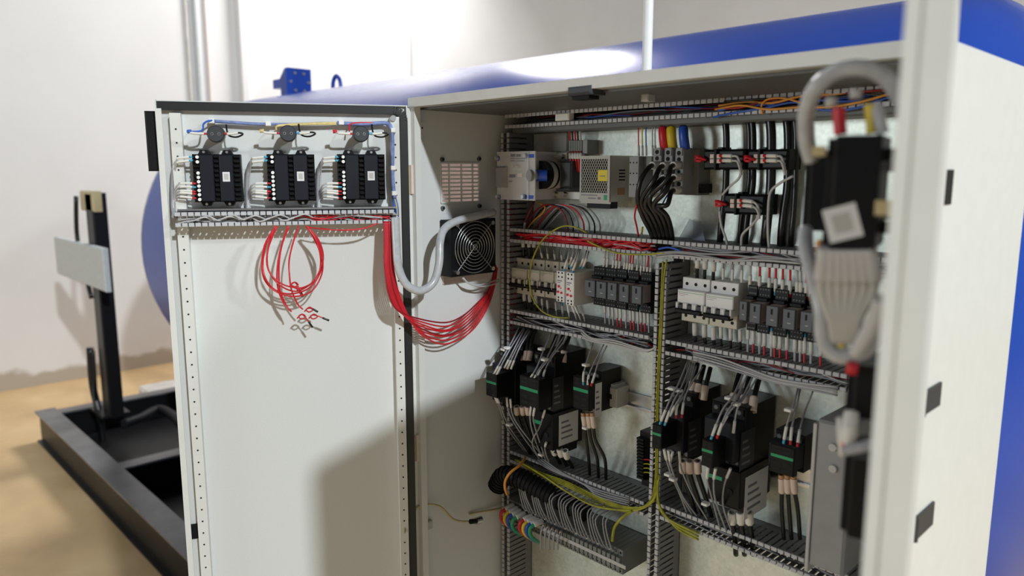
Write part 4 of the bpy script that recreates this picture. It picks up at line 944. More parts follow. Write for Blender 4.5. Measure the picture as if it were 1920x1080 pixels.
# slim grey terminals and the distribution block
t = Thing('slim_terminal', 'tall slim grey terminal left of the thick black cables', 'terminal block', CAB, CAB.pix(1190, 370, .28))
t.part('body', MB().pbox(CAB, 1179, 293, 1197, 370, .275, PY, 'grey_plastic', .001))
m = MB()
for a in (1182, 1188, 1194):
    for b in (305, 325, 346): q = CAB.pix(a, b, .275); m.cyl((q.x, .2746, q.z), (q.x, .276, q.z), .0016, 'hole', 8)
t.part('contact_holes', m)
t.part('dark_face', MB().pbox(CAB, 1198, 293, 1222, 318, .292, PY, 'terminal_grey', .001))
t = Thing('distribution_block', 'grey power distribution block with rows of round ports', 'distribution block', CAB, CAB.pix(1270, 365, .26))
for j in range(3):
    a = 1224 + 20.5 * j; yf = .255
    cb = t.part('pole', MB().pbox(CAB, a, 279 + .6 * j, a + 15.5, 362 + 1.5 * j, yf, PY, 'grey_plastic', .001).pbox(CAB, a + 2, 277, a + 14, 292, yf - .003, PY, 'grey_plastic', .001))
    for b in (285, 297, 308, 320, 331, 343, 355):
        q = CAB.pix(a + 8, b + j, yf - (.003 if b < 292 else 0)); t.part('port', MB().cyl((q.x, q.y - .0006, q.z), (q.x, q.y + .002, q.z), .0042 if b % 2 else .003, 'hole', 12), cb)
t.part('base', MB().pbox(CAB, 1284, 280, 1310, 366, .290, PY, 'terminal_grey', .001).pbox(CAB, 1290, 310, 1299, 330, .286, .29, 'terminal_grey'))
t.part('end_cover', MB().pbox(CAB, 1302, 345, 1315, 362, .292, PY, 'black_soft'))
for j, (a, mm, c) in enumerate(((1243, 'red', 'red'), (1258, 'yellow', 'yellow'), (1281, 'blue', 'blue'))):
    wire([Wc(a - 2, 226, .285), Wc(a, 240, .268), Wc(a + 1, 258, .264), Wc(a + 4, 280, .268)], 'black_wire', .006, 'thick black cable with a %s phase sleeve' % c, None, name='phase_cable', cat='cable', n=10, end=(None, .040, mm))
for j, (a, mm) in enumerate(((1198, 'red_wire'), (1205, 'yellow'), (1212, 'blue_wire'), (1224, 'light_wire'), (1229, 'light_wire'))):
    wire([Wc(a, 232, .285), Wc(a - 1, 250, .28), Wc(a, 292, .285)], mm, .0013, ('thin red wire dropping to the slim grey terminal', 'thin yellow wire dropping to the slim grey terminal', 'thin blue wire dropping to the slim grey terminal', 'thin pale wire dropping beside the red phase sleeve, left one', 'thin pale wire dropping beside the red phase sleeve, right one')[j], None, end=(None, .02, 'light_wire'), k=3)
# thick black cables sweeping down from the block
for j, (a, b) in enumerate(((1232, 309), (1252, 310), (1272, 309), (1253, 333), (1273, 332), (1273, 356))):
    o = 4 * (j % 3)
    pts = [Wc(a, b, .252), Wc(a - 14, b + 4, .222), Wc(a - 30 + o, b + 28, .205), Wc(1196 + 10 * j * .75, 372 + 3 * j, .205), Wc(1205 + 9 * j, 405, .215), Wc(1218 + 8 * j, 430, .235), Wc(1226 + 7 * j, 452, .27)]
    wire(pts, 'black_wire', .0048, 'thick glossy black cable curving down from the distribution block', 'thick cables from the distribution block', name='power_cable', cat='cable', n=8, start=(None, .022), k=6)
wire([Wc(1194, 385, .2), Wc(1190, 405, .22), Wc(1194, 425, .24), Wc(1197, 443, .26)], 'red_wire', .0018, 'thin red wire hanging behind the thick black cables', None)
wire([Wc(1256, 360, .24), Wc(1246, 375, .225), Wc(1240, 395, .225), Wc(1248, 430, .25)], 'blue_wire', .0016, 'thin blue wire hanging beside the thick black cables', None)
wire([Wc(1205, 425, .262), Wc(1203, 440, .262)], 'yellow', .002, 'short yellow wire entering the duct under the black cables', None, k=1)

# current transformers on black cables
for j, (a0_, a1_, y, r) in enumerate(((1362, 1355, .292, .0062), (1412, 1402, .292, .006), (1446, 1440, .285, .0085), (1405, 1392, .305, .005), (1478, 1470, .305, .008), (1492, 1488, .30, .005))):
    wire([Wc(a0_ - 3, 218, y), Wc(a0_, 250, y), Wc(a0_, 300, y), Wc(a0_ - 1, 350, y), Wc(a1_, 400, y), Wc(a1_ - 4, 440, y), Wc(a1_ - 5, 470, y + .01)], 'black_wire', r,
         ('upright black cable through the first current transformer', 'upright black cable through the second current transformer', 'thickest upright black cable beside the second current transformer', 'thin upright black cable behind the current transformers', 'upright black cable at the right of the current transformers', 'thin upright black cable nearest the hanging hose')[j], None, name='power_cable', cat='cable', n=8)
def ctrans(px, py, label, pxw=78):
    yf = .268; w = pxw
    t = Thing('current_transformer', label, 'current transformer', CAB, CAB.pix(px + w / 2, py + 38, yf))
    t.part('body', MB().pbox(CAB, px, py, px + w, py + 38, yf, .315, 'black', .004).pbox(CAB, px + w * .36, py - 4, px + w * .46, py, yf + .01, .31, 'black'))
    t.part('terminal_face', MB().pbox(CAB, px + w * .14, py + 9, px + w * .5, py + 27, yf - .004, yf, 'black_soft', .001))
    for s1 in (0, 1):
        t.part('terminal', MB().pbox(CAB, px + w * .16, py + 9 + 9 * s1, px + w * .26, py + 17 + 9 * s1, yf - .006, yf - .003, 'sleeve_pink', .0008))
        t.part('terminal', MB().pbox(CAB, px + w * .32, py + 9 + 9 * s1, px + w * .42, py + 17 + 9 * s1, yf - .006, yf - .003, 'sleeve_pink', .0008))
    t.part('strap', MB().pbox(CAB, px + w * .27, py - 1, px + w * .31, py + 39, yf - .007, yf + .01, 'black_soft'))
    return t
ctl = ('black current transformer next to the distribution block', 'black current transformer on the right, upper row', 'black current transformer hanging in the lower row')
for i, (a, b) in enumerate(((1318, 280), (1400, 280), (1356, 364))):
    ctrans(a, b, ctl[i]); yf = .262
    for s1 in (0, 1):
        y0 = b + 13 + 9 * s1
        pts = [Wc(a + 72, y0 + 26, .262), Wc(a + 66, y0 + 3, .256), Wc(a + 58, y0 - .5, .257), Wc(a + 32, y0 - 1, .262)] if i < 2 else [Wc(a + 68, y0 + 24, .262), Wc(a + 64, y0 + 8, .256), Wc(a + 54, y0 + 1, .257), Wc(a + 32, y0 - 1, .262)]
        wire(pts, 'light_wire', .0022, 'short pale lead with red ferrule on the %s current transformer' % ('left', 'right', 'lower')[i], 'leads of the %s current transformer' % ('left', 'right', 'lower')[i], end=('red', .020), k=4)
    c = (a + (-14 if i != 1 else -4), b + 18)
    wire([Wc(c[0], c[1] - 5, .262), Wc(c[0] + 8, c[1] - 4, .258), Wc(c[0] + 14, c[1] - 1, .26), Wc(c[0] + 8, c[1] + 4, .256), Wc(c[0] + 1, c[1] + 2, .256), Wc(c[0] + 4, c[1] - 3, .252), Wc(c[0] + 20, c[1] + 2, .262)], 'red', .0026, 'bright red cap knot at the left of the %s current transformer' % ('left', 'right', 'lower')[i], None, name='wire_knot', cat='wire end')
for j, pts in enumerate(([(1390, 318), (1385, 335), (1368, 350), (1354, 366)], [(1487, 330), (1460, 345), (1444, 362), (1440, 400), (1440, 440), (1442, 465)], [(1426, 402), (1410, 422), (1392, 440), (1390, 462)], [(1349, 395), (1352, 420), (1360, 445), (1364, 460)])):
    wire([Wc(a, b, .262) for a, b in pts], 'light_wire', .0023, ('pale lead running from the left to the lower current transformer', 'long pale lead dropping from the right current transformer to the duct', 'pale lead dropping from the lower current transformer', 'white lead dropping from the red knot to the duct')[j], None)
m = MB()
pts = [CAB.pix(a, b, .318) for a, b in ((1272, 445), (1290, 412), (1318, 425), (1326, 455))]
P = [CAB.pix(1272, 448, .30), CAB.pix(1293, 410, .322), CAB.pix(1314, 420, .310), CAB.pix(1322, 452, .296)]
m.v += [tuple(p) for p in P] + [(p.x, p.y + .0006, p.z) for p in P]; m.face((0, 1, 2, 3), 'film'); m.face((7, 6, 5, 4), 'film')
for q in range(4): m.face((q, 4 + q, 4 + (q + 1) % 4, (q + 1) % 4), 'film')
single('plastic_film', 'scrap of clear bluish film on the back plate above the duct', 'film', m)
fill('%s wire bulging out of the top duct at the right', 'wires bulging out of the top duct', .55, .95, zt0 - .004, zt1 - .004, 6, ['orange', 'blue_wire', 'black_wire', 'dark_red'], .002, .244, .252)
wire([Wc(1430, 214, .246), Wc(1428, 198, .243), Wc(1440, 186, .243), Wc(1470, 184, .244), Wc(1500, 192, .246)], 'orange', .0018, 'orange wire looping out of the top duct', None)
m = MB().pbox(CAB, 1040, 212, 1066, 226, .243, .26, 'white_plastic', .002); single('white_connector', 'white connector lying in the top wire duct', 'connector', m)

# ------------------------------------------------------------------ contactors
def contactor(label, group, xr, zt_, zb_, w, yb_front, ax=None, ol=None, lab=None, lab2=None, single_front=None):
    """a body on the rail, an auxiliary block in front (ax), an overload block below (ol), paper labels on its right side"""
    t = Thing('contactor', label, 'contactor', CAB, (xr - w / 2, PY - .008, zb_), group)
    m = MB().box(xr - w, xr, yb_front + .03, PY - .008, zb_, zt_, 'black', .002); m.box(xr - w * .94, xr - w * .02, yb_front, yb_front + .03, zb_ + (zt_ - zb_) * .16, zt_ - (zt_ - zb_) * .2, 'dark_blue_black', .002)
    bd = t.part('body', m)
    n = 3
    for i in range(n):
        xc = xr - w * (i + .5) / n
        t.part('terminal', MB().box(xc - w * .11, xc + w * .11, yb_front + .026, yb_front + .04, zt_ - .016, zt_ - .004, 'hole').cyl((xc, yb_front + .028, zt_ - .010), (xc, yb_front + .0255, zt_ - .010), .004, 'grey_steel', 10), bd)
        t.part('terminal', MB().box(xc - w * .11, xc + w * .11, yb_front + .026, yb_front + .04, zb_ + .004, zb_ + .016, 'hole').cyl((xc, yb_front + .028, zb_ + .010), (xc, yb_front + .0255, zb_ + .010), .004, 'grey_steel', 10), bd)
    def front_block(name, x0, x1, z0, z1, y0, y1, stripe):
        a = t.part(name, MB().box(x0, x1, y0, y1, z0, z1, 'black', .0015))
        W = x1 - x0; H = z1 - z0
        t.part('green_stripe', MB().box(x0 + W * .04, x1 - W * .04, y0 - .0006, y0 + .001, z0 + H * stripe, z0 + H * (stripe + .10), 'green'), a, 'green stripe')
        m = MB()
        for fx in (.28, .72):
            for fz in (.16, .36, .80, .93): m.box(x0 + W * (fx - .16), x0 + W * (fx + .16), y0 - .0004, y0 + .001, z0 + H * (fz - .045), z0 + H * (fz + .045), 'hole')
        t.part('terminal_slots', m, a)
    if ax: front_block('auxiliary_block', *ax)
    if ol:
        x0, x1, z0, z1, y0 = ol
        b = t.part('overload_block', MB().box(x0, x1, y0, PY - .02, z0, z1, 'black', .002).box(x0 + .008, x1 - .006, y0 + .03, PY - .03, z0 - .018, z0, 'black'))
        W = x1 - x0; H = z1 - z0
        t.part('green_stripe', MB().box(x0 + .002, x0 + W * .45, y0 - .0006, y0 + .001, z0 + H * .62, z0 + H * .72, 'green'), b)
        t.part('dial', MB().cyl((x1 - W * .3, y0 - .002, z0 + H * .4), (x1 - W * .3, y0, z0 + H * .4), .006, 'dark_blue_black', 14), b)
    for L_, mm in ((lab, 'charcoal'), (lab2, 'paper')):
        if L_:
            y0, y1, z0, z1, X = L_
            q = MB().box(X, X + .0006, y0, y1, z0, z1, mm)
            for fz in (.2, .38, .55, .72): q.box(X + .0006, X + .0009, y0 + (y1 - y0) * .12, y0 + (y1 - y0) * (.5 + .3 * ((fz * 100) % 3) / 3), z0 + (z1 - z0) * fz, z0 + (z1 - z0) * (fz + .06), 'print')
            t.part('rating_label', q, label='pale rating label' if mm == 'paper' else 'dark rating label')
    return t
def rside(X, px, py):                         # y and z on a right-hand side face at this X
    d = ray(px, py); p = CAM + d * ((X - CAM.x) / d.x); return p.y, p.z
def place(label, group, fr_px, py_top, py_bot, w, yf, axp, olp, l1, l2, yaux, olx=None):
    xr = CAB.pix(fr_px, (py_top + py_bot) / 2, yf).x
    zt_ = CAB.pix(fr_px, py_top, yf).z; zb_ = CAB.pix(fr_px, py_bot, yf).z
    a, b, c, d = axp; xm = (a + b) / 2
    x0 = CAB.pix(a, (c + d) / 2, yaux).x; x1 = CAB.pix(b, (c + d) / 2, yaux).x
    ax = (x0, x1, CAB.pix(xm, d, yaux).z, CAB.pix(xm, c, yaux).z, yaux, yf + .004, .56)
    ol = None
    if olp:
        z0 = CAB.pix(fr_px, olp[1], yf).z; ol = (xr - w * .9, xr + olp[2], z0, zb_ - .001, yf + olp[3])
    def lb(l, X):
        y0, z1 = rside(X, l[0], l[1]); y1, z0 = rside(X, l[2], l[3]); return (min(y0, y1), max(y0, y1), min(z0, z1), max(z0, z1), X)
    contactor(label, group, xr, zt_, zb_, w, yf, ax, ol, lb(l1, xr) if l1 else None, lb(l2, xr + (olp[2] if olp else 0)) if l2 else None)
G = 'black motor contactors'
place('black contactor nearest the left side panel', G, 948, 665, 775, .050, .20, (911, 931, 700, 744), None, None, None, .155)
place('tall black contactor with a pale label lower on its side', G, 1022, 672, 780, .062, .19, (974, 1010, 708, 765), (0, 850, .004, .02), (1036, 710, 1056, 765), (1048, 780, 1083, 824), .155)
place('small black contactor with a white strip label on the left rail', G, 1110, 702, 778, .045, .225, (1074, 1104, 708, 768), None, None, (1116, 720, 1127, 779), .215)
place('black contactor next to the middle upright duct', G, 1282, 745, 872, .052, .20, (1222, 1240, 796, 842), None, (1291, 792, 1312, 850), None, .15)
place('tall black contactor with an overload block at bottom right', G, 1380, 772, 890, .068, .185, (1315, 1337, 826, 876), (0, 962, .004, .015), (1390, 812, 1412, 876), (1398, 896, 1436, 950), .145)
place('black contactor beside the tall grey drive', G, 1492, 826, 898, .052, .205, (1443, 1489, 836, 890), None, None, None, .195)
t = Thing('rail_end_clamp', 'pale grey clamp on the rail beside the small contactor', 'clamp', CAB, CAB.pix(1146, 762, .3))
t.part('body', MB().pbox(CAB, 1134, 726, 1156, 763, .285, PY - .002, 'light_grey_plastic', .002).pbox(CAB, 1139, 720, 1152, 727, .288, PY - .002, 'light_grey_plastic'))
t.part('slot', MB().pbox(CAB, 1142, 739, 1147, 748, .2846, .286, 'hole'))
# contactor wires: bunches running up to the ducts
def bunch(lst, label, group, r=.0017, m='grey_wire'):
    for pts, fe in lst: wire([Wc(*p) for p in pts], m, r, label, group, end=(fe, .022), k=5)
bunch([([(974, 612, .262), (960, 640, .21), (944, 668, .175), (926, 702, .158)], None), ([(982, 614, .262), (964, 642, .21), (950, 666, .178), (931, 703, .158)], None), ([(984, 616, .262), (966, 650, .205), (946, 690, .185)], None), ([(990, 618, .262), (968, 655, .205), (951, 692, .185)], None), ([(994, 620, .262), (975, 650, .205), (958, 692, .187)], None)],
      'grey wire running up from the leftmost contactor', 'wires above the leftmost contactor')
bunch([([(1034, 624, .262), (1018, 660, .2), (1006, 690, .17), (990, 716, .158)], None), ([(1046, 628, .262), (1026, 670, .2), (1010, 694, .17), (997, 720, .158)], None), ([(1058, 630, .262), (1030, 672, .205), (1012, 696, .185), (1008, 710, .182)], None), ([(1064, 632, .262), (1032, 674, .205), (1020, 700, .186), (1020, 712, .184)], None)],
      'grey wire running up from the tall left contactor', 'wires above the tall left contactor')
bunch([([(1112, 643, .262), (1100, 680, .225), (1094, 702, .215), (1094, 722, .213)], 'ferrule_blue'), ([(1132, 646, .262), (1114, 680, .235), (1104, 704, .22), (1102, 722, .215)], None), ([(1138, 648, .262), (1122, 680, .24), (1114, 706, .225), (1108, 724, .218)], 'red')],
      'grey wire running up from the small left contactor', 'wires above the small left contactor')
for a in (968, 978, 988, 995): wire([Wc(a + 10, 618, .285), Wc(a + 4, 634, .275), Wc(a, 655, .26), Wc(a - 4, 676, .25)], 'black_wire', .0044, 'thick black cable with a buff sleeve above the leftmost contactor', 'thick cables above the leftmost contactor', n=8, end=(None, .022, 'sleeve_pink'), name='power_cable', cat='cable')
for a in (1034, 1046, 1058): wire([Wc(a + 10, 628, .285), Wc(a + 6, 640, .275), Wc(a, 655, .26), Wc(a - 2, 680, .25)], 'black_wire', .0048, 'thick black cable with a buff sleeve above the tall left contactor', 'thick cables above the tall left contactor', n=8, end=(None, .026, 'sleeve_pink'), name='power_cable', cat='cable')
bunch([([(985, 848, .262), (950, 800, .21), (935, 760, .17), (926, 740, .157)], None), ([(990, 850, .262), (955, 800, .21), (940, 765, .175), (930, 742, .157)], None), ([(1010, 858, .262), (975, 810, .21), (955, 775, .19), (950, 745, .186)], None), ([(1022, 860, .262), (985, 815, .21), (962, 780, .195), (957, 748, .188)], None)],
      'grey wire running down from the leftmost contactor', 'wires below the leftmost contactor')
bunch([([(1018, 862, .25), (1000, 815, .19), (994, 785, .16), (996, 762, .155)], None), ([(1024, 864, .25), (1006, 810, .19), (1000, 785, .16), (1003, 764, .155)], None), ([(1012, 862, .25), (998, 830, .2), (1012, 800, .19), (1022, 768, .187)], None), ([(1030, 868, .25), (1022, 845, .22), (1024, 830, .2)], None)],
      'grey wire running down from the tall left contactor', 'wires below the tall left contactor')
for a in (968, 979, 989): wire([Wc(a, 762, .215), Wc(a + 4, 785, .225), Wc(a + 20, 830, .25), Wc(a + 30, 862, .28)], 'black_wire', .0044, 'thick black cable with a buff sleeve below the leftmost contactor', 'thick cables below the leftmost contactor', n=8, start=(None, .022, 'sleeve_pink'), name='power_cable', cat='cable')
for a, b in ((1040, 842), (1052, 845), (1063, 849)): wire([Wc(a - 3, b - 4, .24), Wc(a, b + 8, .25), Wc(a + 8, b + 22, .27), Wc(a + 14, b + 36, .29)], 'black_wire', .0048, 'black cable with a white sleeve under the tall left contactor', 'thick cables under the tall left contactor', n=8, start=(None, .024), name='power_cable', cat='cable')
for j, (a, c) in enumerate(((1093, 1106), (1102, 1122), (1110, 1136))):
    wire([Wc(a, 774, .222), Wc(a + 3, 795, .225), Wc(a + 7, 825, .24), Wc(c - 2, 860, .26), Wc(c, 898, .28)], 'black_wire', .0036, 'black cable with an orange-buff sleeve below the small contactor', 'cables below the small contactor', n=8, start=('copper_tan', .026, 'sleeve_pink'), name='power_cable', cat='cable')
# right-hand set
bunch([([(1290, 676, .262), (1272, 720, .2), (1256, 750, .17), (1237, 796, .153)], 'ferrule_blue'), ([(1296, 680, .262), (1278, 725, .2), (1262, 755, .17), (1246, 798, .155)], 'ferrule_blue'), ([(1300, 682, .262), (1284, 730, .205), (1266, 760, .185), (1256, 780, .18)], None), ([(1318, 688, .262), (1296, 720, .215), (1284, 745, .2), (1278, 784, .19)], 'red'), ([(1306, 686, .262), (1288, 735, .21), (1270, 760, .19), (1268, 784, .19)], 'red')],
      'grey wire running up from the contactor by the middle duct', 'wires above the contactor by the middle duct')
bunch([([(1396, 694, .262), (1376, 740, .19), (1354, 770, .16), (1333, 824, .147)], 'ferrule_blue'), ([(1404, 697, .262), (1382, 745, .19), (1362, 775, .16), (1344, 822, .15)], 'red'), ([(1414, 700, .262), (1392, 745, .2), (1370, 770, .18), (1352, 800, .165)], None), ([(1424, 702, .262), (1394, 748, .2), (1382, 768, .185), (1375, 812, .18)], None)],
      'grey wire running up from the tall right contactor', 'wires above the tall right contactor')
bunch([([(1496, 728, .262), (1486, 765, .215), (1476, 795, .2), (1469, 832, .192)], 'ferrule_blue'), ([(1500, 730, .262), (1492, 770, .225), (1485, 800, .205), (1482, 834, .196)], 'red'), ([(1524, 734, .262), (1508, 775, .24), (1500, 805, .215), (1495, 838, .2)], 'red')],
      'grey wire running up from the contactor beside the drive', 'wires above the contactor beside the drive')
for a, c in ((1298, 704), (1310, 708), (1322, 712)): wire([Wc(a + 10, c - 22, .285), Wc(a + 6, c - 6, .27), Wc(a, c + 18, .255), Wc(a - 3, c + 38, .25)], 'black_wire', .0046, 'thick black cable with a buff sleeve above the contactor by the middle duct', 'thick cables above the contactor by the middle duct', n=8, end=(None, .026, 'sleeve_pink'), name='power_cable', cat='cable')
for a, c in ((1376, 724), (1396, 728), (1414, 730)): wire([Wc(a + 12, c - 28, .285), Wc(a + 6, c - 8, .27), Wc(a, c + 18, .25), Wc(a - 3, c + 42, .235)], 'black_wire', .005, 'thick black cable with a buff sleeve above the tall right contactor', 'thick cables above the tall right contactor', n=8, end=(None, .028, 'sleeve_pink'), name='power_cable', cat='cable')
bunch([([(1300, 968, .262), (1272, 920, .21), (1252, 870, .165), (1245, 842, .155)], None), ([(1310, 972, .262), (1280, 930, .21), (1260, 880, .17), (1253, 844, .157)], None), ([(1290, 966, .262), (1268, 910, .21), (1255, 880, .18), (1262, 846, .185)], None), ([(1330, 980, .262), (1300, 930, .215), (1278, 880, .19), (1274, 846, .19)], None)],
      'grey wire running down from the contactor by the middle duct', 'wires below the contactor by the middle duct')
bunch([([(1350, 990, .25), (1334, 930, .18), (1326, 900, .15), (1328, 876, .147)], None), ([(1362, 995, .25), (1342, 940, .18), (1338, 905, .155), (1342, 878, .15)], None), ([(1372, 996, .25), (1356, 950, .2), (1358, 910, .18), (1370, 878, .175)], None)],
      'grey wire running down from the tall right contactor', 'wires below the tall right contactor')
for a in (1280, 1293, 1308): wire([Wc(a, 864, .215), Wc(a + 2, 892, .225), Wc(a + 16, 935, .25), Wc(a + 28, 975, .28)], 'black_wire', .0048, 'thick black cable with a buff sleeve below the contactor by the middle duct', 'thick cables below the contactor by the middle duct', n=8, start=(None, .026, 'sleeve_pink'), name='power_cable', cat='cable')
for a in (1372, 1388, 1404): wire([Wc(a, 960, .235), Wc(a + 2, 985, .245), Wc(a + 6, 1010, .26), Wc(a + 8, 1040, .28)], 'black_wire', .005, 'thick black cable with a white sleeve under the tall right contactor', 'thick cables under the tall right contactor', n=8, start=(None, .026), name='power_cable', cat='cable')
for j, (a, c) in enumerate(((1465, 1470), (1476, 1484), (1488, 1500))):
    wire([Wc(a, 890, .21), Wc(a + 1, 915, .215), Wc(c - 4, 955, .24), Wc(c, 1010, .27)], 'black_wire', .0038, 'black cable with a buff sleeve below the contactor beside the drive', 'cables below the contactor beside the drive', n=8, start=('copper_tan', .028, 'sleeve_pink'), name='power_cable', cat='cable')
for i, (a, b, y) in enumerate(((946, 655, .19), (952, 652, .19), (1016, 654, .195), (1022, 674, .185), (1099, 684, .222), (956, 796, .2), (1261, 728, .195), (1273, 732, .195), (1368, 746, .185), (1381, 757, .185), (1480, 768, .212), (1254, 889, .175), (1263, 898, .18), (1324, 944, .18), (1099, 802, .225), (1016, 852, .24))):
    p = CAB.pix(a, b, y); single('cable_tie', 'white cable tie head round a bunch of contactor wires', 'cable tie', MB().box(p.x - .006, p.x + .006, y - .008, y + .004, p.z - .0025, p.z + .0025, 'white_plastic', .001), group='cable ties on the contactor wires')

# earth bar, terminals and cables along the bottom
t = Thing('earth_terminal_bar', 'black comb-like terminal bar with small yellow wires', 'terminal bar', CAB, CAB.pix(1205, 910, .28))
t.part('bracket', MB().pbox(CAB, 1200, 810, 1220, 820, .28, PY, 'black')); t.part('bracket', MB().pbox(CAB, 1203, 898, 1224, 912, .28, PY, 'black'))
for j in range(13): t.part('clamp', MB().pbox(CAB, 1193, 822 + 6.0 * j, 1206, 826.5 + 6.0 * j, .268, .29, 'black_soft', .0008).pbox(CAB, 1199, 820 + 6.0 * j, 1210, 827 + 6.0 * j, .275, .30, 'black'))
for j in range(4): wire([Wc(1206, 862 + 8 * j, .272), Wc(1216, 862 + 8 * j, .262), Wc(1224, 868 + 8 * j, .262)], 'earth' if j else 'red_wire', .0013, ('short red wire leaving the comb-like terminal bar', 'short yellow wire leaving the comb-like terminal bar', 'short yellow wire leaving the comb-like terminal bar', 'short yellow wire leaving the comb-like terminal bar')[j], 'short yellow wires on the terminal bar' if j else None, k=3)
YT = .235
t = Thing('terminal_row', 'long row of grey rail terminals at the bottom left', 'terminal row', CAB, CAB.pix(1020, 985, YT))
for j in range(28):
    x = CAB.pix(953, 950, YT).x + .0125 * j; zt2 = CAB.pix(953, 935, YT).z
    big = j < 5
    t.part('terminal', MB().box(x, x + .0118, YT, PY - .008, zt2 - .055, zt2, 'terminal_grey', .001).box(x + .001, x + .0108, YT - .010, YT, zt2 - .042, zt2 - .014, 'terminal_grey' if not big else 'grey_plastic', .001).cyl((x + .006, YT - .0004, zt2 - .007), (x + .006, YT + .001, zt2 - .007), .0028, 'hole', 8).cyl((x + .006, YT - .0004, zt2 - .049), (x + .006, YT + .001, zt2 - .049), .0028, 'hole', 8))
t.part('marker_strip', MB().box(CAB.pix(1000, 950, YT).x, CAB.pix(1000, 950, YT).x + .28, YT - .0112, YT - .010, zt2 - .032, zt2 - .024, 'light_grey_plastic'))
x5 = CAB.pix(953, 950, YT).x + .065
for j in range(26):
    x = x5 + .0105 * j; zt2 = CAB.pix(953, 935, YT).z
    wire([Vector((x + .012, .262, zb0 - .002)), Vector((x + .005, .235, zb0 - .004 - .002 * (j % 3))), Vector((x - .004, .212 - .004 * (j % 4), zb0 - .022)), Vector((x + .001, .222, zt2 + .004)), Vector((x + .003, .237, zt2 - .006))], 'grey_wire', .0017, 'grey wire looping from the bottom duct to the row of terminals', 'grey wires looping into the terminal row', end=(None, .010, 'grey_wire') if j % 3 else (None, .01))
for j, (a, b, mm, nm) in enumerate(((937, 962, 'red', 'red'), (944, 967, 'yellow', 'yellow'), (950, 972, 'blue', 'blue'), (958, 977, 'green', 'green'), (972, 982, 'red', 'red'), (979, 986, 'yellow', 'yellow'), (985, 989, 'blue', 'blue'), (991, 991, 'green', 'green'))):
    wire([Wc(a + 26, b - 14, .23), Wc(a + 14, b - 9, .212), Wc(a + 4, b - 2, .20), Wc(a + 2, b + 8, .20), Wc(a + 8, b + 18, .21), Wc(a + 20, b + 26, .235)], mm, .0042, '%s sleeved cable entering the %s group of bottom terminals' % (nm, 'first' if j < 4 else 'second'), None, n=8, start=(None, .024), name='phase_cable', cat='cable')
for j in range(5):
    wire([Wc(1020 + 8 * j, 985 + 3 * j, .222), Wc(1018 + 8 * j, 990 + 3 * j, .205), Wc(1014 + 8 * j, 1000 + 3 * j, .2), Wc(1014 + 8 * j, 1030, .21)], 'grey_wire', .0022, 'grey wire with a pink-white sleeve below the terminal row', 'sleeved wires below the terminal row', start=(None, .018, 'sleeve_pink'))
m = MB(); pts = crom([Wc(*p) for p in ((932, 912, .19), (945, 892, .19), (975, 897, .2), (1010, 915, .215), (1050, 937, .23), (1100, 962, .24))], 10)
m.tube(pts, .021, 'black_soft', 14, 1)
for i in range(0, len(pts) - 1, 2): m.tube([pts[i], pts[i].lerp(pts[i + 1], .5)], .0235, 'black_soft', 14, 1)
single('corrugated_conduit', 'fat black corrugated conduit lying above the terminal row', 'conduit', m)
wire([Wc(985, 858, .24), Wc(975, 872, .19), Wc(958, 885, .165), Wc(948, 900, .16), Wc(947, 915, .165), Wc(951, 927, .18)], 'orange', .0032, 'orange-yellow wire arching over the black conduit', None)
wire([Wc(966, 862, .245), Wc(985, 872, .22), Wc(1020, 893, .205), Wc(1060, 920, .205), Wc(1110, 947, .215), Wc(1160, 956, .23), Wc(1200, 955, .24), Wc(1228, 938, .244)], 'earth', .0022, 'single yellow wire running low across the bottom duct', None)
for j in range(4):
    wire([Wc(970, 862 + j, .25), Wc(1010, 884 + 2 * j, .245), Wc(1060, 902 + 3 * j, .243), Wc(1110, 926 + 3 * j, .243), Wc(1165, 948 + 2 * j, .243), Wc(1205, 950 + 1 * j, .242), Wc(1228, 930 + j, .242), Wc(1236, 890, .244)], 'earth', .0017, 'green-yellow wire in the bundle lying on the bottom left duct', 'earth bundle on the bottom left duct')
for j in range(3):
    wire([Wc(1234, 900, .245), Wc(1234, 935 + 3 * j, .24), Wc(1244 + 3 * j, 965 + 2 * j, .24), Wc(1275, 985 + 5 * j, .24), Wc(1310, 1000 + 6 * j, .245)], 'earth', .0024, 'green-yellow wire turning right below the middle upright duct', 'earth wires turning right at the bottom')
wire([Wc(1185, 958, .235), Wc(1165, 972, .22), Wc(1152, 990, .215), Wc(1148, 1015, .21)], 'earth', .0032, 'green-yellow wire dropping out of the picture at the bottom', None)
for j in range(4):
    wire([Wc(1002 + 6 * j, 862, .25), Wc(1030 + 8 * j, 880 + 2 * j, .243), Wc(1075 + 8 * j, 898 + 4 * j, .242), Wc(1120, 918 + 4 * j, .243), Wc(1180, 935 + 4 * j, .245)], 'grey_wire', .0017, 'grey wire lying loose on the bottom left duct', 'grey wires loose on the bottom left duct')

# tall grey drive at right
t = Thing('motor_drive', 'tall grey drive housing at the lower right of the back plate', 'drive', CAB, CAB.pix(1550, 1040, .16))
t.part('housing', MB().pbox(CAB, 1524, 792, 1590, 1075, .15, PY, 'grey_plastic', .004))
t.part('left_flank', MB().pbox(CAB, 1516, 792, 1523, 1075, .153, PY, 'light_grey_plastic', .001))
for b in (838, 878): q = CAB.pix(1563, b, .15); t.part('button', MB().cyl((q.x, .145, q.z), (q.x, .151, q.z), .006, 'light_grey_plastic', 12))

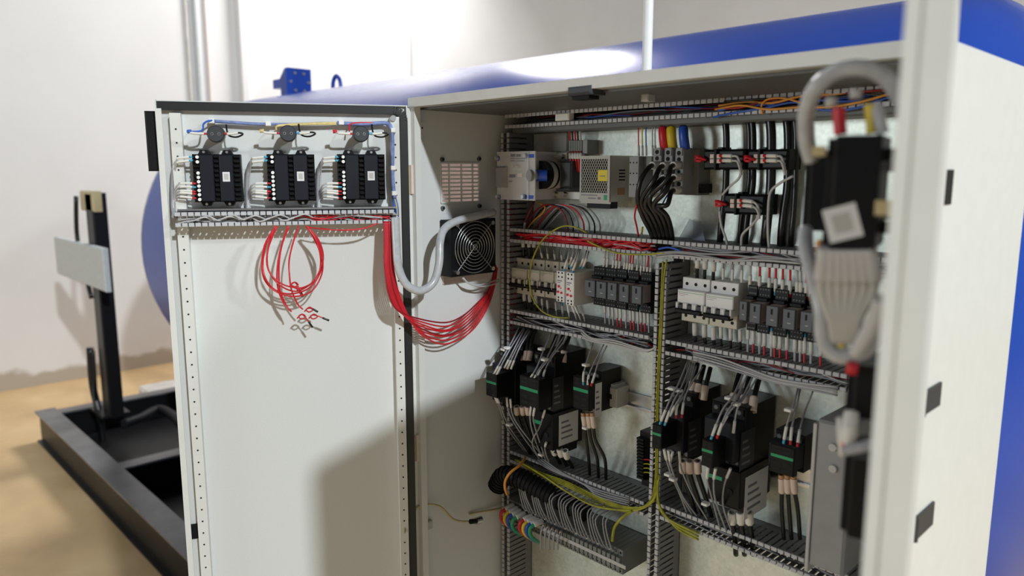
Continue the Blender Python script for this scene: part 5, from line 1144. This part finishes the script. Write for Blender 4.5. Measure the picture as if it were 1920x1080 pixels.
# ------------------------------------------------------------------ right door fittings, close to the camera
def Wr(px, py, x): # point on the plane x = const of the right door frame
    o = RD.I @ CAM; d = RD.I.to_3x3() @ ray(px, py); return o + d * ((x - o.x) / d.x)
def rmodule(px0, px1, py0, py1, x, L, label, sticker):
    a = Wr(px0, py1, x); b = Wr(px1, py0, x)
    y0, y1 = min(a.y, b.y), max(a.y, b.y); z0, z1 = min(a.z, b.z), max(a.z, b.z)
    t = Thing('controller_module', label, 'controller', RD, (x, 0, z0))
    t.part('housing', MB().box(x - L, x, y0 + .006, y1, z0, z1, 'black', .002).box(x - L * .9, x - L * .1, y0, y0 + .006, z0 + .002, z1 - .002, 'black_soft', .001))
    t.part('standoff', MB().box(x - L * .8, x - L * .6, y1, 0, z0 + .01, z0 + .02, 'black')); t.part('standoff', MB().box(x - L * .3, x - L * .12, y1, 0, z1 - .02, z1 - .01, 'black'))
    if sticker:
        c = Wr(1580, 418, x); m = MB(); hw, hz = .0125, .0135; an = rad(17)
        def R2(u, v, X): return (X, c.y + u * math.cos(an) - v * math.sin(an), c.z + (u * math.sin(an) + v * math.cos(an)))
        m.v += [R2(*q, x + .0008) for q in ((-hw, -hz), (hw, -hz), (hw, hz), (-hw, hz))] + [R2(*q, x) for q in ((-hw, -hz), (hw, -hz), (hw, hz), (-hw, hz))]
        m.face((0, 1, 2, 3), 'paper'); m.face((7, 6, 5, 4), 'paper')
        for q in range(4): m.face((q, 4 + q, 4 + (q + 1) % 4, (q + 1) % 4), 'paper')
        b0 = len(m.v); m.v += [R2(*[.55 * k for k in q], x + .001) for q in ((-hw, -hz), (hw, -hz), (hw, hz), (-hw, hz))]; m.face((b0, b0 + 1, b0 + 2, b0 + 3), 'light_grey_plastic')
        t.part('sticker', m, label='tilted white sticker')
    return t
rmodule(1537, 1656, 252, 466, .335, .09, 'black controller on the right door with a tilted white sticker', True)
rmodule(1500, 1590, 282, 432, .20, .09, 'black controller on the right door behind the stickered one', False)
rmodule(1582, 1658, 690, 780, .30, .06, 'black contact block low on the right door', False)
rmodule(1572, 1648, 868, 1002, .30, .07, 'black contact block lowest on the right door', False)
for i, (a, b, c, d, lab) in enumerate(((1523, 1549, 274, 293, 'beige cable clip by the upper end of the stickered controller'), (1640, 1674, 376, 403, 'beige cable clip on the right door beside the sticker'))):
    p = Wr(a, d, .34); q = Wr(b, c, .34)
    single('cable_clip', lab, 'clip', MB().box(.335, .345, p.y, q.y, p.z, q.z, 'brass'), RD, ((.34), q.y, p.z))
def rw(pts, m, r, label, group=None, **kw): wire([RD.M @ Wr(a, b, x) for a, b, x in pts], m, r, label, group, **kw)
rw([(1522, 300, .27), (1512, 262, .28), (1512, 210, .29), (1530, 165, .30), (1570, 134, .30), (1620, 128, .30), (1665, 150, .29), (1690, 190, .28)], 'hose', .0068, 'thick grey spiral-wrapped hose arching on the right door', None, name='cable_hose', cat='hose', n=12, k=8)
rw([(1576, 252, .30), (1574, 225, .30), (1573, 202, .30)], 'red', .0052, 'thick red cable end above the stickered controller', None, n=10, name='phase_cable', cat='cable')
rw([(1636, 250, .30), (1635, 225, .30), (1632, 195, .30)], 'yellow', .0050, 'thick yellow cable end above the stickered controller', None, n=10, name='phase_cable', cat='cable')
for j, (a, b) in enumerate(((1558, 200), (1604, 185))): rw([(a, b, .30), (a + 1, b - 18, .30)], 'light_grey_plastic', .005, ('pale cable end left of the thick red cable', 'pale cable end between the thick red and yellow cables')[j], None, n=8, k=1, name='cable_end', cat='cable')
rw([(1656, 250, .31), (1650, 225, .31), (1645, 200, .30)], 'light_wire', .0048, 'pale cable end beside the thick yellow cable', None, n=8, name='cable_end', cat='cable')
rw([(1510, 432, .25), (1512, 470, .27), (1525, 520, .29), (1540, 580, .30), (1545, 640, .30), (1575, 668, .30), (1625, 655, .3), (1650, 600, .3)], 'hose', .0068, 'grey hose hanging in a loop below the stickered controller', None, name='cable_hose', cat='hose', n=12, k=8)
rw([(1536, 450, .3), (1538, 480, .3), (1552, 515, .3), (1575, 560, .3)], 'orange', .0028, 'orange wire hanging below the stickered controller', None)
for j in range(7):
    a = 1548 + 13 * j
    rw([(a, 464, .33), (a - 4 + 2 * j, 500, .325), (a - 8 + 3 * j, 545, .315), (1560 + 8 * j, 600, .31), (1565 + 8 * j, 640, .30)], 'light_grey_plastic', .0044, 'pale grey cable hanging below the stickered controller', 'pale cables on the right door', n=8, name='control_cable', cat='cable', start=(None, .03, 'light_wire'))
rw([(1565, 640, .3), (1590, 625, .3), (1615, 615, .3), (1640, 640, .3)], 'blue_wire', .0032, 'blue wire in the loop low on the right door', None)
rw([(1575, 650, .3), (1595, 622, .3), (1610, 606, .3)], 'yellow', .0032, 'yellow wire in the loop low on the right door', None)
rw([(1652, 560, .34), (1640, 600, .33), (1618, 640, .32), (1605, 662, .31)], 'light_wire', .006, 'thick pale cable crossing low on the right door', None, n=10, name='control_cable', cat='cable')
rw([(1596, 700, .31), (1598, 690, .31), (1600, 680, .31)], 'red', .005, 'red wire end on top of the upper contact block on the right door', None, n=8, k=1, name='red_wire_end', cat='wire end')
rw([(1590, 842, .31), (1592, 810, .32), (1597, 775, .31)], 'sleeve', .004, 'pale marked wire with a red tip between the right door blocks', None, n=8, start=('red', .05), end=('red', .01), fl=.012)
rw([(1580, 850, .30), (1578, 820, .31), (1576, 785, .30)], 'sleeve', .0036, 'pale wire left of the red-tipped one on the right door', None, n=8)
rw([(1655, 815, .33), (1640, 830, .33), (1610, 840, .33), (1585, 845, .32)], 'grey_wire', .0045, 'grey cable curving between the right door blocks', None, n=8)

# ------------------------------------------------------------------ labels: say which one, by order, where alike things stand in a row
from collections import defaultdict
ORD = ['', 'second', 'third', 'fourth', 'fifth', 'sixth', 'seventh', 'eighth', 'ninth', 'tenth', 'eleventh', 'twelfth', 'thirteenth', 'fourteenth']
same = defaultdict(list)
for o in COL.objects:
    if o.parent is None and o.get('label') and o.type == 'MESH' and not o.name.startswith('duct_wire'): same[o['label']].append(o)
for lab, objs in same.items():
    n = len(objs)
    if not 2 <= n <= 14: continue
    P = []
    for o in objs:
        c = Vector((0, 0, 0))
        for v in o.data.vertices: c += v.co
        d = o.matrix_basis @ (c / len(o.data.vertices)) - CAM
        P.append((d.dot(r_) / d.dot(f_), -d.dot(u_) / d.dot(f_)))
    sx = max(p[0] for p in P) - min(p[0] for p in P); sy = max(p[1] for p in P) - min(p[1] for p in P)
    ax = 0 if sx >= .6 * sy else 1; a, b = ('leftmost', 'rightmost') if ax == 0 else ('uppermost', 'lowest'); fr = 'from left' if ax == 0 else 'from top'
    for k, i in enumerate(sorted(range(n), key=lambda q: P[q][ax])):
        t_ = a if k == 0 else b if k == n - 1 else ORD[k] + ' ' + fr
        wds = lab.split(); keep = 16 - len(t_.split())
        objs[i]['label'] = ' '.join(wds[:keep]) + ', ' + t_
